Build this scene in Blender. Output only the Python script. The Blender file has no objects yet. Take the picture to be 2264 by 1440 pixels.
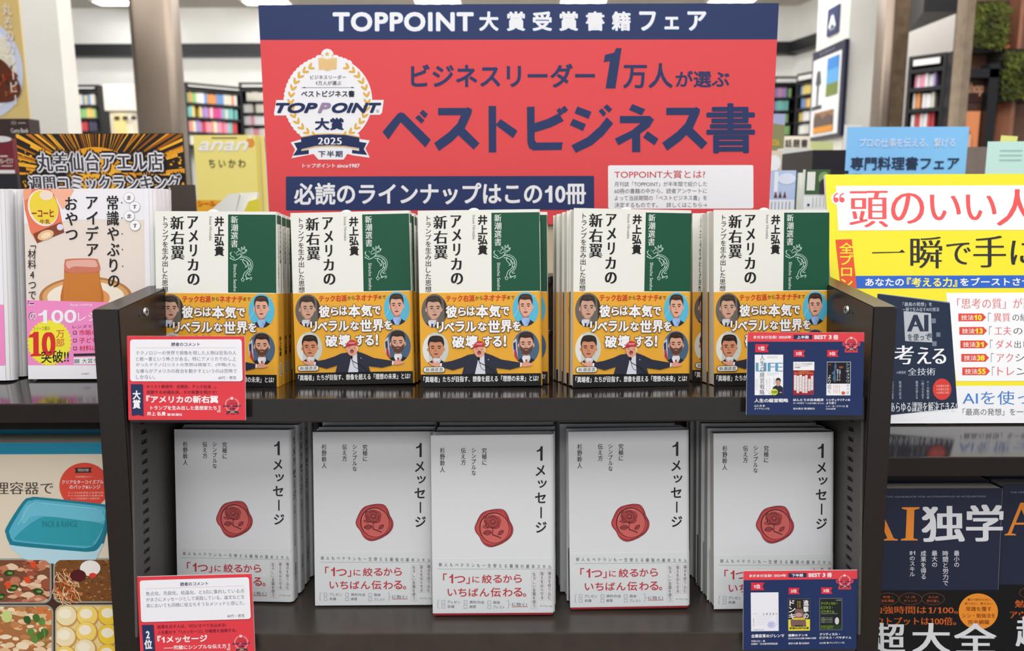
import bpy, bmesh, math, random
import numpy as np
from mathutils import Vector, Matrix

# ---------------------------------------------------------------- camera, world, lights, exposure
SC = bpy.context.scene
COL = SC.collection
F_PX, CX, CY = 1800.0, 1132.0, 720.0
TH = math.radians(9.46)
RO = math.radians(0.2)
CAM = Vector((0, 0, 1.35))
_r = Vector((1, 0, 0)); _u = Vector((0, math.sin(TH), math.cos(TH))); FW = Vector((0, math.cos(TH), -math.sin(TH)))
RT = _r * math.cos(RO) - _u * math.sin(RO)
UP = _u * math.cos(RO) + _r * math.sin(RO)
cd = bpy.data.cameras.new('camera'); cam = bpy.data.objects.new('camera', cd); COL.objects.link(cam)
cam.matrix_world = Matrix(((RT.x, UP.x, -FW.x, CAM.x), (RT.y, UP.y, -FW.y, CAM.y), (RT.z, UP.z, -FW.z, CAM.z), (0, 0, 0, 1)))
cd.sensor_width = 36; cd.sensor_fit = 'HORIZONTAL'; cd.lens = F_PX / 2264 * 36; cd.clip_start = 0.02; cd.clip_end = 100
cd.dof.use_dof = True; cd.dof.focus_distance = 0.875; cd.dof.aperture_fstop = 7.0
SC.camera = cam
SC.view_settings.view_transform = 'Standard'; SC.view_settings.look = 'None'
SC.view_settings.gamma = 1.0; SC.view_settings.use_curve_mapping = False
SC.view_settings.exposure = 0.0
WD = bpy.data.worlds.new('world'); SC.world = WD; WD.use_nodes = True
WD.node_tree.nodes['Background'].inputs[0].default_value = (0.93, 0.95, 1.0, 1)
WD.node_tree.nodes['Background'].inputs[1].default_value = 0.7
CEIL = 3.315
def area(name, loc, sx, sy, power, col=(1, 0.98, 0.95), rx=0.0):
    l = bpy.data.lights.new(name, 'AREA'); l.shape = 'RECTANGLE'; l.size = sx; l.size_y = sy; l.energy = power; l.color = col
    o = bpy.data.objects.new(name, l); COL.objects.link(o); o.location = loc; o.rotation_euler = (rx, 0, 0); return o
area('ceiling_area_light', (0, -0.5, CEIL - 0.05), 3.6, 1.6, 62)
area('ceiling_area_light', (-0.2, -3.0, CEIL - 0.05), 4.0, 1.4, 104)
area('ceiling_area_light', (0.3, 3.2, CEIL - 0.05), 6.0, 2.0, 150)
area('ceiling_area_light', (0.3, 5.6, CEIL - 0.05), 7.0, 2.6, 190)
area('wall_fill_light', (-1.2, 6.3, CEIL - 0.25), 8.0, 0.5, 88, rx=1.15)  # added fill, no real fixture: replaces ceiling bounce on the upper back wall
area('ceiling_area_light', (0, 0.9, CEIL - 0.05), 4.4, 0.5, 46)  # extra strip added to brighten the magazine and signs behind the display

def P(px, py, Z): return CAM + Z * (FW + RT * ((px - CX) / F_PX) + UP * ((CY - py) / F_PX))
def at(px, py, Y):
    d = FW + RT * ((px - CX) / F_PX) + UP * ((CY - py) / F_PX)
    return CAM + d * (Y / d.y)
BE = math.radians(7.0)                                   # how far the display shelves lean back
O0 = P(1132, 857, 0.8725)
NV = Vector((0, math.cos(BE), -math.sin(BE))); UV = Vector((0, math.sin(BE), math.cos(BE)))
def W(x, n, u): return Vector((O0.x + x, 0, 0)) + Vector((0, O0.y, O0.z)) + NV * n + UV * u
def loc_of(p):
    q = p - O0; return (q.x, q.dot(NV), q.dot(UV))
def hit(px, py, u):                                      # ray to the leaning shelf plane at height u
    d = FW + RT * ((px - CX) / F_PX) + UP * ((CY - py) / F_PX)
    k = (u - (CAM - O0).dot(UV)) / d.dot(UV)
    return CAM + d * k
def hitp(px, py, P0, tilt):                              # ray to a shelf plane through P0, sloping down to the back by tilt
    n = Vector((0, math.sin(tilt), math.cos(tilt))); d = FW + RT * ((px - CX) / F_PX) + UP * ((CY - py) / F_PX)
    return CAM + d * ((P0 - CAM).dot(n) / d.dot(n))
B2 = math.radians(2.3); P2 = P(1132, 1400, .812)
N2 = Vector((0, math.cos(B2), -math.sin(B2))); V2 = Vector((0, math.sin(B2), math.cos(B2)))
RB = Matrix.Rotation(-BE, 4, 'X')

# ---------------------------------------------------------------- materials
MATS = {}
def lin(c): c /= 255.0; return c / 12.92 if c <= 0.04045 else ((c + 0.055) / 1.055) ** 2.4
def paper(rgb, rough=0.5, gain=1.0):
    k = (rgb, rough, gain)
    if k in MATS: return MATS[k]
    m = bpy.data.materials.new('print_%d_%d_%d' % rgb); m.use_nodes = True
    b = m.node_tree.nodes['Principled BSDF']
    b.inputs['Base Color'].default_value = (*[min(1, lin(c) * gain) for c in rgb], 1)
    b.inputs['Roughness'].default_value = rough
    b.inputs['Specular IOR Level'].default_value = 0.27
    MATS[k] = m; return m
def noisy(name, rgb1, rgb2, rough=0.4, scale=(20, 20, 20), metal=0.0, spec=0.5, bump=0.0, rr=0.05, coat=0.0, detail=4):
    if name in MATS: return MATS[name]
    m = bpy.data.materials.new(name); m.use_nodes = True; nt = m.node_tree; N = nt.nodes; L = nt.links
    b = N['Principled BSDF']; tc = N.new('ShaderNodeTexCoord'); mp = N.new('ShaderNodeMapping'); nz = N.new('ShaderNodeTexNoise')
    mp.inputs['Scale'].default_value = scale; nz.inputs['Scale'].default_value = 1.0; nz.inputs['Detail'].default_value = detail
    L.new(tc.outputs['Object'], mp.inputs[0]); L.new(mp.outputs[0], nz.inputs['Vector'])
    cr = N.new('ShaderNodeValToRGB'); cr.color_ramp.elements[0].position = 0.3; cr.color_ramp.elements[1].position = 0.7
    cr.color_ramp.elements[0].color = (*[lin(c) for c in rgb1], 1); cr.color_ramp.elements[1].color = (*[lin(c) for c in rgb2], 1)
    L.new(nz.outputs['Fac'], cr.inputs[0]); L.new(cr.outputs[0], b.inputs['Base Color'])
    mr = N.new('ShaderNodeMapRange'); mr.inputs['To Min'].default_value = rough - rr; mr.inputs['To Max'].default_value = rough + rr
    L.new(nz.outputs['Fac'], mr.inputs[0]); L.new(mr.outputs[0], b.inputs['Roughness'])
    b.inputs['Metallic'].default_value = metal; b.inputs['Specular IOR Level'].default_value = spec
    if coat: b.inputs['Coat Weight'].default_value = coat; b.inputs['Coat Roughness'].default_value = 0.05
    if bump:
        bp = N.new('ShaderNodeBump'); bp.inputs['Strength'].default_value = bump; bp.inputs['Distance'].default_value = 0.001
        L.new(nz.outputs['Fac'], bp.inputs['Height']); L.new(bp.outputs[0], b.inputs['Normal'])
    MATS[name] = m; return m
def emit(name, rgb, s):
    if name in MATS: return MATS[name]
    m = bpy.data.materials.new(name); m.use_nodes = True; b = m.node_tree.nodes['Principled BSDF']
    b.inputs['Base Color'].default_value = (*rgb, 1); b.inputs['Emission Color'].default_value = (*rgb, 1); b.inputs['Emission Strength'].default_value = s
    MATS[name] = m; return m
def pages():                                             # the cut edges of a page block: fine layered lines across its thickness
    if 'pages' in MATS: return MATS['pages']
    m = bpy.data.materials.new('page_edges'); m.use_nodes = True; nt = m.node_tree; N = nt.nodes; L = nt.links
    b = N['Principled BSDF']; tc = N.new('ShaderNodeTexCoord'); mp = N.new('ShaderNodeMapping'); nz = N.new('ShaderNodeTexNoise')
    mp.inputs['Scale'].default_value = (6, 2200, 6); nz.inputs['Scale'].default_value = 1; nz.inputs['Detail'].default_value = 2
    cr = N.new('ShaderNodeValToRGB'); cr.color_ramp.elements[0].color = (.52, .5, .45, 1); cr.color_ramp.elements[1].color = (.8, .78, .72, 1)
    L.new(tc.outputs['Object'], mp.inputs[0]); L.new(mp.outputs[0], nz.inputs['Vector']); L.new(nz.outputs['Fac'], cr.inputs[0]); L.new(cr.outputs[0], b.inputs['Base Color'])
    b.inputs['Roughness'].default_value = 0.8; MATS['pages'] = m; return m
M_SHELF = noisy('dark_brown_metal', (29, 24, 22), (34, 28, 25), rough=0.12, scale=(60, 60, 60), spec=0.5, rr=0.02, bump=0.006)
M_SHELF2 = noisy('dark_brown_metal_matte', (54, 47, 43), (64, 56, 51), rough=0.3, scale=(40, 40, 40), spec=0.5, rr=0.04, bump=0.02)  # lower shelf: lighter tone and rougher finish than the upper one
M_SIDE = noisy('dark_brown_metal_satin', (30, 24, 21), (36, 28, 25), rough=0.3, scale=(400, 400, 400), spec=0.45, rr=0.04, bump=0.05)
M_LINER = noisy('grey_brown_liner', (76, 73, 71), (84, 81, 78), rough=0.42, scale=(300, 300, 300), spec=0.45, bump=0.05)
M_STEEL = noisy('brushed_steel', (122, 110, 100), (146, 134, 122), rough=0.42, scale=(1.2, 1.2, 1.6), metal=1.0, spec=0.5, rr=0.05)
M_ZINC = noisy('zinc_screw', (190, 188, 182), (214, 212, 206), rough=0.25, scale=(900, 900, 900), metal=1.0)
M_WALL = noisy('painted_wall', (236, 235, 229), (243, 242, 237), rough=0.8, scale=(3, 3, 3), spec=0.2)
M_COLW = noisy('painted_column', (214, 212, 205), (222, 221, 215), rough=0.7, scale=(3, 3, 3), spec=0.2)
M_CEIL = noisy('ceiling_board', (205, 198, 188), (214, 207, 198), rough=0.9, scale=(2, 2, 2), spec=0.1)
M_FLOOR = noisy('grey_floor', (120, 112, 104), (140, 132, 122), rough=0.5, scale=(8, 8, 8), bump=0.1)
M_BLACK = noisy('black_lacquer', (24, 24, 27), (32, 32, 36), rough=0.4, scale=(40, 40, 40), spec=0.4)
M_BEIGE = noisy('kraft_board', (196, 178, 150), (214, 198, 172), rough=0.7, scale=(60, 60, 9), bump=0.15)
M_BROWN = noisy('brown_shop_wall', (112, 78, 62), (128, 92, 74), rough=0.6, scale=(4, 4, 4))
M_MOSS = noisy('moss', (28, 36, 14), (110, 118, 40), rough=0.9, scale=(9, 9, 9), detail=10)

# ---------------------------------------------------------------- object helpers
def link(o, parent=None):
    COL.objects.link(o)
    if parent is not None: o.parent = parent
    return o
def tag(o, label=None, cat=None, group=None, kind=None):
    if label: o['label'] = label
    if cat: o['category'] = cat
    if group: o['group'] = group
    if kind: o['kind'] = kind
    return o
def empty(name, M, label=None, cat=None, group=None, kind=None):
    o = bpy.data.objects.new(name, None); COL.objects.link(o); o.empty_display_size = 0.05
    o.matrix_world = M if isinstance(M, Matrix) else Matrix.Translation(M)
    return tag(o, label, cat, group, kind)
class MB:
    def __init__(s): s.v = []; s.f = []
    def add(s, v, f):
        k = len(s.v); s.v += [tuple(p) for p in v]; s.f += [tuple(i + k for i in q) for q in f]; return s
    def box(s, a, b, T=None, ch=0.0):
        x0, y0, z0 = a; x1, y1, z1 = b
        if ch <= 0:
            v = [(x, y, z) for z in (z0, z1) for y in (y0, y1) for x in (x0, x1)]
            f = [(0, 2, 3, 1), (4, 5, 7, 6), (0, 1, 5, 4), (2, 6, 7, 3), (0, 4, 6, 2), (1, 3, 7, 5)]
        else:
            bm = bmesh.new(); bmesh.ops.create_cube(bm, size=1)
            for q in bm.verts: q.co = Vector(((q.co.x + .5) * (x1 - x0) + x0, (q.co.y + .5) * (y1 - y0) + y0, (q.co.z + .5) * (z1 - z0) + z0))
            bmesh.ops.bevel(bm, geom=bm.edges[:], offset=ch, segments=2, affect='EDGES', profile=0.7)
            bm.verts.index_update(); v = [tuple(q.co) for q in bm.verts]; f = [tuple(q.index for q in p.verts) for p in bm.faces]; bm.free()
        if T: v = [T(*p) for p in v]
        return s.add(v, f)
    def prism(s, pts, lo, hi, axis='z', T=None):          # pts 2D ring extruded along an axis
        n = len(pts)
        def q(p, h): return (p[0], p[1], h) if axis == 'z' else ((h, p[0], p[1]) if axis == 'x' else (p[0], h, p[1]))
        v = [q(p, lo) for p in pts] + [q(p, hi) for p in pts]
        f = [tuple(range(n))[::-1], tuple(range(n, 2 * n))] + [(i, (i + 1) % n, n + (i + 1) % n, n + i) for i in range(n)]
        if T: v = [T(*p) for p in v]
        return s.add(v, f)
    def cyl(s, c, r, h, axis='y', n=24, r2=None, T=None):
        r2 = r if r2 is None else r2; v = []
        for (rr, t) in ((r, 0), (r2, h)):
            for i in range(n):
                a = 2 * math.pi * i / n; p = (rr * math.cos(a), rr * math.sin(a))
                v.append({'y': (c[0] + p[0], c[1] + t, c[2] + p[1]), 'x': (c[0] + t, c[1] + p[0], c[2] + p[1]), 'z': (c[0] + p[0], c[1] + p[1], c[2] + t)}[axis])
        f = [tuple(range(n))[::-1], tuple(range(n, 2 * n))] + [(i, (i + 1) % n, n + (i + 1) % n, n + i) for i in range(n)]
        if T: v = [T(*p) for p in v]
        return s.add(v, f)
    def obj(s, name, mat, parent=None, M=None, smooth=False, fix=True):
        me = bpy.data.meshes.new(name); me.from_pydata(s.v, [], s.f)
        if fix:
            bm = bmesh.new(); bm.from_mesh(me); bmesh.ops.recalc_face_normals(bm, faces=bm.faces[:]); bm.to_mesh(me); bm.free()
        me.materials.append(mat)
        if smooth:
            for p in me.polygons: p.use_smooth = True
        o = bpy.data.objects.new(name, me); link(o, parent)
        if M is not None: o.matrix_world = M
        return o

# ---------------------------------------------------------------- lettering and flat print
_G = {}
def _raw(body, off=0.0):
    c = bpy.data.curves.new('t', 'FONT'); c.body = body; c.resolution_u = 4; c.offset = off; c.fill_mode = 'FRONT'
    o = bpy.data.objects.new('t', c); COL.objects.link(o); m = bpy.data.meshes.new_from_object(o)
    v = np.zeros(len(m.vertices) * 3); m.vertices.foreach_get('co', v); v = v.reshape(-1, 3)[:, :2]
    f = [tuple(p.vertices) for p in m.polygons]; ar = sum(p.area for p in m.polygons)
    bpy.data.objects.remove(o); bpy.data.curves.remove(c); bpy.data.meshes.remove(m); return v, f, ar
_BAR = None
def glyph(ch, thin=False):
    global _BAR
    k = (ch, thin)
    if k in _G: return _G[k]
    if _BAR is None: _BAR = _raw('|')[0][:, 0].max()
    if ch == '1' :
        v = np.array([(.10, .50), (.20, .53), (.27, .60), (.30, .70), (.40, .70), (.40, 0), (.28, 0), (.28, .47), (.10, .42)]) if not thin else np.array([(.12, .60), (.24, .64), (.32, .70), (.38, .70), (.38, .05), (.48, .03), (.48, 0), (.18, 0), (.18, .03), (.28, .05), (.28, .58), (.12, .56)])
        _G[k] = (v, [tuple(range(len(v)))[::-1]], .56); return _G[k]
    if ch in ' \u3000': _G[k] = (np.zeros((0, 2)), [], 1.0 if ch == '\u3000' else 0.3); return _G[k]
    v, f, a = _raw(ch)
    if thin:
        v2, f2, a2 = _raw(ch, -0.010)
        if len(v2) and 0.45 * a < a2 < 0.99 * a: v, f = v2, f2
    adv = _raw(ch + '|')[0][:, 0].max() - _BAR
    _G[k] = (v, f, adv); return _G[k]
ROT = set('ー「」『』（）()~…―—-')
def layout(s, sp=0.0, vert=False, thin=False):
    V = []; Fc = []; n = 0; x = 0.0; y = 0.0
    for ch in s:
        v, f, a = glyph(ch, thin)
        if vert:
            if len(v):
                c = (v.min(0) + v.max(0)) / 2; w = v.copy()
                if ch in ROT: w = np.stack([(v[:, 1] - 0.38), -(v[:, 0] - 0.47)], 1); w[:, 1] += -y - 0.5
                elif ch in '、。': w = v - c + np.array([0.3, -y - 0.25])
                elif ch in 'ッャュョっゃゅょァィェォ': w = v - c + np.array([0.05, -y - 0.45])
                else: w = v - np.array([c[0], 0.38 if abs(c[1] - .38) < .1 else c[1]]) + np.array([0, -y - 0.5])
                V.append(w); Fc += [tuple(i + n for i in q) for q in f]; n += len(w)
            y += 1.0 + sp
        else:
            if len(v):
                V.append(v + np.array([x, 0])); Fc += [tuple(i + n for i in q) for q in f]; n += len(v)
            x += a + sp
    return (np.concatenate(V) if V else np.zeros((0, 2))), Fc
def homog(src, dst):
    A = []; B = []
    for (x, y), (X, Y) in zip(src, dst):
        A += [[x, y, 1, 0, 0, 0, -X * x, -X * y], [0, 0, 0, x, y, 1, -Y * x, -Y * y]]; B += [X, Y]
    h = np.linalg.solve(np.array(A, float), np.array(B, float)); return np.append(h, 1).reshape(3, 3)
def ell(cx, cy, rx, ry, n=40, a0=0, a1=360, rot=0):
    r = math.radians(rot); o = []
    for i in range(n):
        a = math.radians(a0 + (a1 - a0) * i / (n if a1 - a0 == 360 else n - 1)); x = rx * math.cos(a); y = ry * math.sin(a)
        o.append((cx + x * math.cos(r) - y * math.sin(r), cy + x * math.sin(r) + y * math.cos(r)))
    return o
def rrect(x0, y0, x1, y1, r, n=6):
    o = []
    for cx, cy, a in ((x1 - r, y0 + r, -90), (x1 - r, y1 - r, 0), (x0 + r, y1 - r, 90), (x0 + r, y0 + r, 180)):
        for i in range(n + 1):
            t = math.radians(a + 90 * i / n); o.append((cx + r * math.cos(t), cy + r * math.sin(t)))
    return o
def spline(pts, k=5, closed=False):
    n = len(pts); out = []
    rng = range(n) if closed else range(n - 1)
    for i in rng:
        p = [pts[(i + j) % n] if closed else pts[min(max(i + j, 0), n - 1)] for j in (-1, 0, 1, 2)]
        for t in [q / k for q in range(k)]:
            out.append(tuple(0.5 * ((2 * p[1][d]) + (-p[0][d] + p[2][d]) * t + (2 * p[0][d] - 5 * p[1][d] + 4 * p[2][d] - p[3][d]) * t * t + (-p[0][d] + 3 * p[1][d] - 3 * p[2][d] + p[3][d]) * t ** 3) for d in (0, 1)))
    if not closed: out.append(pts[-1])
    return out
def area2(p): return sum(p[i - 1][0] * p[i][1] - p[i][0] * p[i - 1][1] for i in range(len(p)))
def clip_poly(sub, clp):
    if area2(clp) < 0: clp = clp[::-1]
    out = list(sub)
    for i in range(len(clp)):
        a, b = clp[i - 1], clp[i]; inp = out; out = []
        if not inp: break
        def side(p): return (b[0] - a[0]) * (p[1] - a[1]) - (b[1] - a[1]) * (p[0] - a[0])
        for j in range(len(inp)):
            p, q = inp[j - 1], inp[j]; sp, sq = side(p), side(q)
            if sq >= 0:
                if sp < 0: t = sp / (sp - sq); out.append((p[0] + t * (q[0] - p[0]), p[1] + t * (q[1] - p[1])))
                out.append(q)
            elif sp >= 0:
                t = sp / (sp - sq); out.append((p[0] + t * (q[0] - p[0]), p[1] + t * (q[1] - p[1])))
    return out
class Pr:
    """flat print: shapes authored on a design sheet (pixels, y down), set out in metres on a w x h sheet"""
    def __init__(s, quad, w, h, dl=0.00006, base=0.00008, rough=0.45):
        s.H = homog(quad, [(0, h), (w, h), (0, 0), (w, 0)]); s.w = w; s.h = h; s.dl = dl; s.base = base; s.rough = rough
        s.V = []; s.F = []; s.m = []; s.n = 0; s.mats = []; s.clip = None; s.T = (1, 0, 0); s.bound = None; s.k = 0
    def ci(s, rgb):
        m = rgb if not isinstance(rgb, tuple) else paper(rgb, s.rough)
        if m not in s.mats: s.mats.append(m)
        return s.mats.index(m)
    def put(s, v, f, col, L, e=None):
        if not len(v): return
        if e is None: s.k = (s.k + 1) % 90; e = .009 * s.k
        v = np.asarray(v, float)[:, :2] * s.T[0] + np.array([s.T[1], s.T[2]])
        q = np.concatenate([v, np.ones((len(v), 1))], 1) @ s.H.T; q = q[:, :2] / q[:, 2:3]
        if s.bound is not None:
            b = s.bound; q = np.clip(q, [b[0], b[1]], [b[2], b[3]])
        s.V.append(np.concatenate([q, np.full((len(q), 1), s.base + s.dl * (L + e))], 1))
        s.F += [tuple(i + s.n for i in p) for p in f]; s.m += [s.ci(col)] * len(f); s.n += len(v)
    def poly(s, pts, col, L=1, clip=None):
        pts = list(pts); c = clip or s.clip
        if c: pts = clip_poly(pts, c)
        if len(pts) < 3: return s
        if area2(pts) > 0: pts = pts[::-1]
        s.put(pts, [tuple(range(len(pts)))], col, L); return s
    def rect(s, x0, y0, x1, y1, col, L=1): return s.poly([(x0, y0), (x0, y1), (x1, y1), (x1, y0)], col, L)
    def ell(s, cx, cy, rx, ry, col, L=1, n=36, rot=0): return s.poly(ell(cx, cy, rx, ry, n, rot=rot), col, L)
    def line(s, pts, wd, col, L=1, k=0, taper=False):
        if k: pts = spline(pts, k)
        n = len(pts); a = []; b = []
        for i, p in enumerate(pts):
            q0 = pts[max(i - 1, 0)]; q1 = pts[min(i + 1, n - 1)]; dx, dy = q1[0] - q0[0], q1[1] - q0[1]; d = math.hypot(dx, dy) or 1
            w = wd / 2 * ((1 - abs(2 * i / (n - 1) - 1) ** 2) * .8 + .2 if taper else 1)
            a.append((p[0] - dy / d * w, p[1] + dx / d * w)); b.append((p[0] + dy / d * w, p[1] - dx / d * w))
        v = a + b; s.put(v, [(i, i + 1, n + i + 1, n + i) for i in range(n - 1)], col, L); return s
    def text(s, t, x0, y0, x1, y1, col, L=2, b=0.0, serif=0.0, sl=0.0, sp=0.0, vert=False, rot=False, quad8=True, out=None, outw=0.0):
        v, f = layout(t, sp, vert, thin=serif > 0)
        if not len(v): return s
        v = v * np.array([1, -1]); v[:, 0] -= sl * v[:, 1]
        if rot: v = np.stack([-v[:, 1], v[:, 0]], 1)
        lo, hi = v.min(0), v.max(0); sc = np.array([(x1 - x0), (y1 - y0)]) / np.maximum(hi - lo, 1e-6)
        # keep the boldness inside the box
        em = min(abs(sc[0]), abs(sc[1])); g = max(b, serif) * em
        sc2 = np.array([max(x1 - x0 - 2 * g, 1), max(y1 - y0 - (2 * b * em), 1)]) / np.maximum(hi - lo, 1e-6)
        off = np.array([x0 + g, y0 + b * em]); v = (v - lo) * sc2 + off
        offs = [(0, 0)]
        if b > 0:
            r = b * em; k = 8 if quad8 else 4
            if r > 2.2:
                g = .8 * r; offs += [(x * g, y * g) for x, y in [(t, -1) for t in (-1, -.6, -.2, .2, .6, 1)] + [(t, 1) for t in (-1, -.6, -.2, .2, .6, 1)] + [(s_, t) for s_ in (-1, 1) for t in (-.6, -.2, .2, .6)]] + [(r * math.cos(2 * math.pi * i / 4), r * math.sin(2 * math.pi * i / 4)) for i in range(4)]
            else: offs += [(r * math.cos(2 * math.pi * i / k + (.785 if k == 4 else .39)), r * math.sin(2 * math.pi * i / k + (.785 if k == 4 else .39))) for i in range(k)]
        if serif > 0:
            r = serif * em; o = b * em
            if rot: offs = [(0, d * r) for d in (-1, 0, 1)]
            elif b > 0: offs = [(d * (r + o), e) for d in (-1, -.5, 0, .5, 1) for e in ((-o * .9, 0, o * .9) if o > 2 else (-o * .8, o * .8))]
            else: offs = [(d * r, 0) for d in ((-1, 0, 1) if r < 2.5 else (-1, -.5, 0, .5, 1))]
        for i, (dx, dy) in enumerate(offs): s.put(v + np.array([dx, dy]), f, col, L, .8 * i / len(offs))
        if out is not None:
            r = outw + b * em
            for i in range(8): s.put(v + np.array([r * math.cos(i * .785), r * math.sin(i * .785)]), f, out, L - 1, .08 * i)
            s.put(v + np.array([outw * 0.6 + b * em, outw * 0.8 + b * em]), f, out, L - 1, .7)
        return s
    def vtext(s, t, x0, y0, x1, y1, col, L=2, **k): return s.text(t, x0, y0, x1, y1, col, L, vert=True, **k)
    def obj(s, name, parent, fn=None):                   # fn maps (u, v, d) to 3-D; default: facing -y
        fn = fn or (lambda u, v, d: (u, -d, v))
        A = np.concatenate(s.V); me = bpy.data.meshes.new(name)
        u, v, d = A[:, 0], A[:, 1], A[:, 2]; r = fn(u, v, d)
        co = np.stack([np.broadcast_to(np.asarray(c, float), u.shape) for c in r], 1)
        me.from_pydata(co.tolist(), [], s.F)
        for m in s.mats: me.materials.append(m)
        me.polygons.foreach_set('material_index', s.m)
        o = bpy.data.objects.new(name, me); return link(o, parent)
def card_mb(w, h, t): return MB().box((0, 0, 0), (w, t, h))

NAVY = (40, 55, 100); NAVD = (30, 44, 88); RED = (222, 76, 80); WHT = (236, 237, 242); GOLD = (222, 176, 78); BLK = (28, 30, 34); MAUVE = (150, 130, 165)
CARD = (224, 72, 78)
def emblem(p, L, white=True, small=False):
    """the award seal, drawn on its own 880 x 1200 sheet"""
    bg = WHT if white else CARD; gold = GOLD if white else (240, 200, 205)
    if white or small == 'cut':
        p.poly(ell(478, 680, 292, 296, 56), bg, L); p.poly(rrect(388, 372, 548, 500, 22), bg, L); p.poly(ell(468, 372, 42, 42, 20), bg, L)
        for i in range(40):
            a = math.radians(-62 - 236 * i / 39); p.ell(478 + 284 * math.cos(a), 680 - 284 * -math.sin(a), 24, 24, bg, L, n=10)
        p.poly([(122, 676), (848, 676), (836, 762), (822, 776), (112, 780), (106, 768)], bg, L)
        p.poly([(218, 962), (292, 940), (292, 905), (680, 905), (684, 940), (752, 950), (722, 1005), (752, 1066), (640, 1050), (600, 1040), (575, 1078), (405, 1078), (372, 1040), (330, 1048), (224, 1068), (248, 1010)], bg, L)
    p.text('★', 448, 345, 486, 382, gold, L + 1); p.text('★', 426, 364, 443, 384, gold, L + 1); p.text('★', 495, 364, 512, 384, gold, L + 1)
    p.poly([(404, 392), (436, 388), (468, 400), (500, 388), (534, 392), (530, 468), (500, 470), (468, 482), (440, 470), (412, 472)], (236, 205, 150) if white else (244, 214, 214), L + 1)
    if not small:
        for i in range(9): p.line([(408, 404 + 8 * i), (438, 400 + 8 * i), (468, 410 + 8 * i), (500, 400 + 8 * i), (530, 404 + 8 * i)], 2, (222, 180, 110), L + 2, k=3)
    for sgn in (-1, 1):
        for i in range(13):
            a = math.radians(28 + i * 10.6); r = 258
            x = 478 + sgn * r * math.sin(a); y = 680 - r * math.cos(a) * 1.0
            for w in (-1, 1):
                d = math.degrees(a) * sgn + (24 * w * sgn)
                t = math.radians(d - 90 * 1); tx = math.cos(math.radians(sgn * math.degrees(a))) ; 
                ang = sgn * math.degrees(a) + 180 + (32 if w * sgn > 0 else -32)
                p.poly(ell(x + w * sgn * 10 * math.sin(a), y - w * 10 * math.cos(a), 23, 8.5, 12, rot=ang), gold, L + 1)
    p.text('ビジネスリーダー', 352, 508, 593, 536, (60, 66, 84), L + 2, b=.008, quad8=False)
    p.text('1万人が選ぶ', 388, 547, 562, 576, (60, 66, 84), L + 2, b=.008, quad8=False)
    p.rect(292, 591, 650, 594, (90, 96, 112), L + 1); p.ell(312, 592, 10, 4, (50, 60, 90), L + 1, 8); p.ell(636, 592, 10, 4, (50, 60, 90), L + 1, 8)
    p.text('ベストビジネス書', 290, 612, 652, 657, (36, 42, 60), L + 2, b=.03)
    for t, x0, x1, c in (('TOP', 118, 402, NAVD), ('P', 402, 492, MAUVE), ('OINT', 496, 832, NAVD)): p.text(t, x0, 694, x1, 765, c, L + 3, b=.05, sl=.28)
    p.text('®', 796, 742, 817, 762, (120, 120, 130), L + 3)
    p.text('大賞', 382, 796, 578, 880, NAVD, L + 2, b=.04)
    p.poly([(240, 966), (290, 958), (290, 1020), (340, 1012), (340, 1040), (232, 1052), (262, 1008)], NAVD, L + 1)
    p.poly([(732, 966), (680, 958), (680, 1020), (632, 1012), (632, 1036), (736, 1048), (712, 1008)], NAVD, L + 1)
    p.poly([(288, 930), (385, 912), (480, 908), (585, 912), (682, 930), (684, 1002), (585, 986), (480, 982), (385, 986), (288, 1008)], NAVD if white else (34, 44, 70), L + 2)
    p.line([(290, 926), (385, 908), (480, 904), (585, 908), (680, 926)], 6, GOLD, L + 3, k=3); p.line([(290, 1014), (385, 992), (480, 988), (585, 992), (680, 1008)], 6, GOLD, L + 3, k=3)
    p.text('2025', 402, 930, 563, 976, WHT, L + 3, serif=.04, sp=.06)
    p.text('下半期', 404, 1018, 568, 1062, (44, 56, 92) if white else (90, 30, 44), L + 2, b=.03, sp=.12)

# ================================================================ THE SETTING
def tr(o, kind='structure'): o['kind'] = kind; return o
YB = 9.3
tr(MB().box((-7, -4.5, -0.1), (7, 9.6, 0)).obj('floor', M_FLOOR))
tr(MB().box((-7, -4.5, CEIL), (7, 9.6, CEIL + 0.1)).obj('ceiling', M_CEIL))
xc = at(1748, 300, YB).x
tr(MB().box((-7, YB, 0), (xc + 0.3, YB + 0.15, CEIL)).obj('wall_back', M_WALL))
pA = at(1748, 300, YB); pB = at(1850, 300, 8.45)
tr(MB().prism([(pA.x, pA.y), (pB.x, pB.y), (pB.x + .2, pB.y + .03), (pA.x + .2, pA.y + .03)], 0, CEIL).obj('wall_right', M_WALL))
def zat(py, Y, px=1132): return at(px, py, Y).z
# the black band running along the back wall and round the corner
tr(MB().box((-7, YB - 0.12, zat(124, YB)), (xc, YB - 0.002, zat(98, YB))).obj('trim_1', M_BLACK))
tr(MB().prism([(pA.x - .12, pA.y - 0.01), (pB.x - .12, pB.y), (pB.x - .003, pB.y), (pA.x - .003, pA.y)], zat(124, YB), zat(98, YB)).obj('trim_2', M_BLACK))
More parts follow.
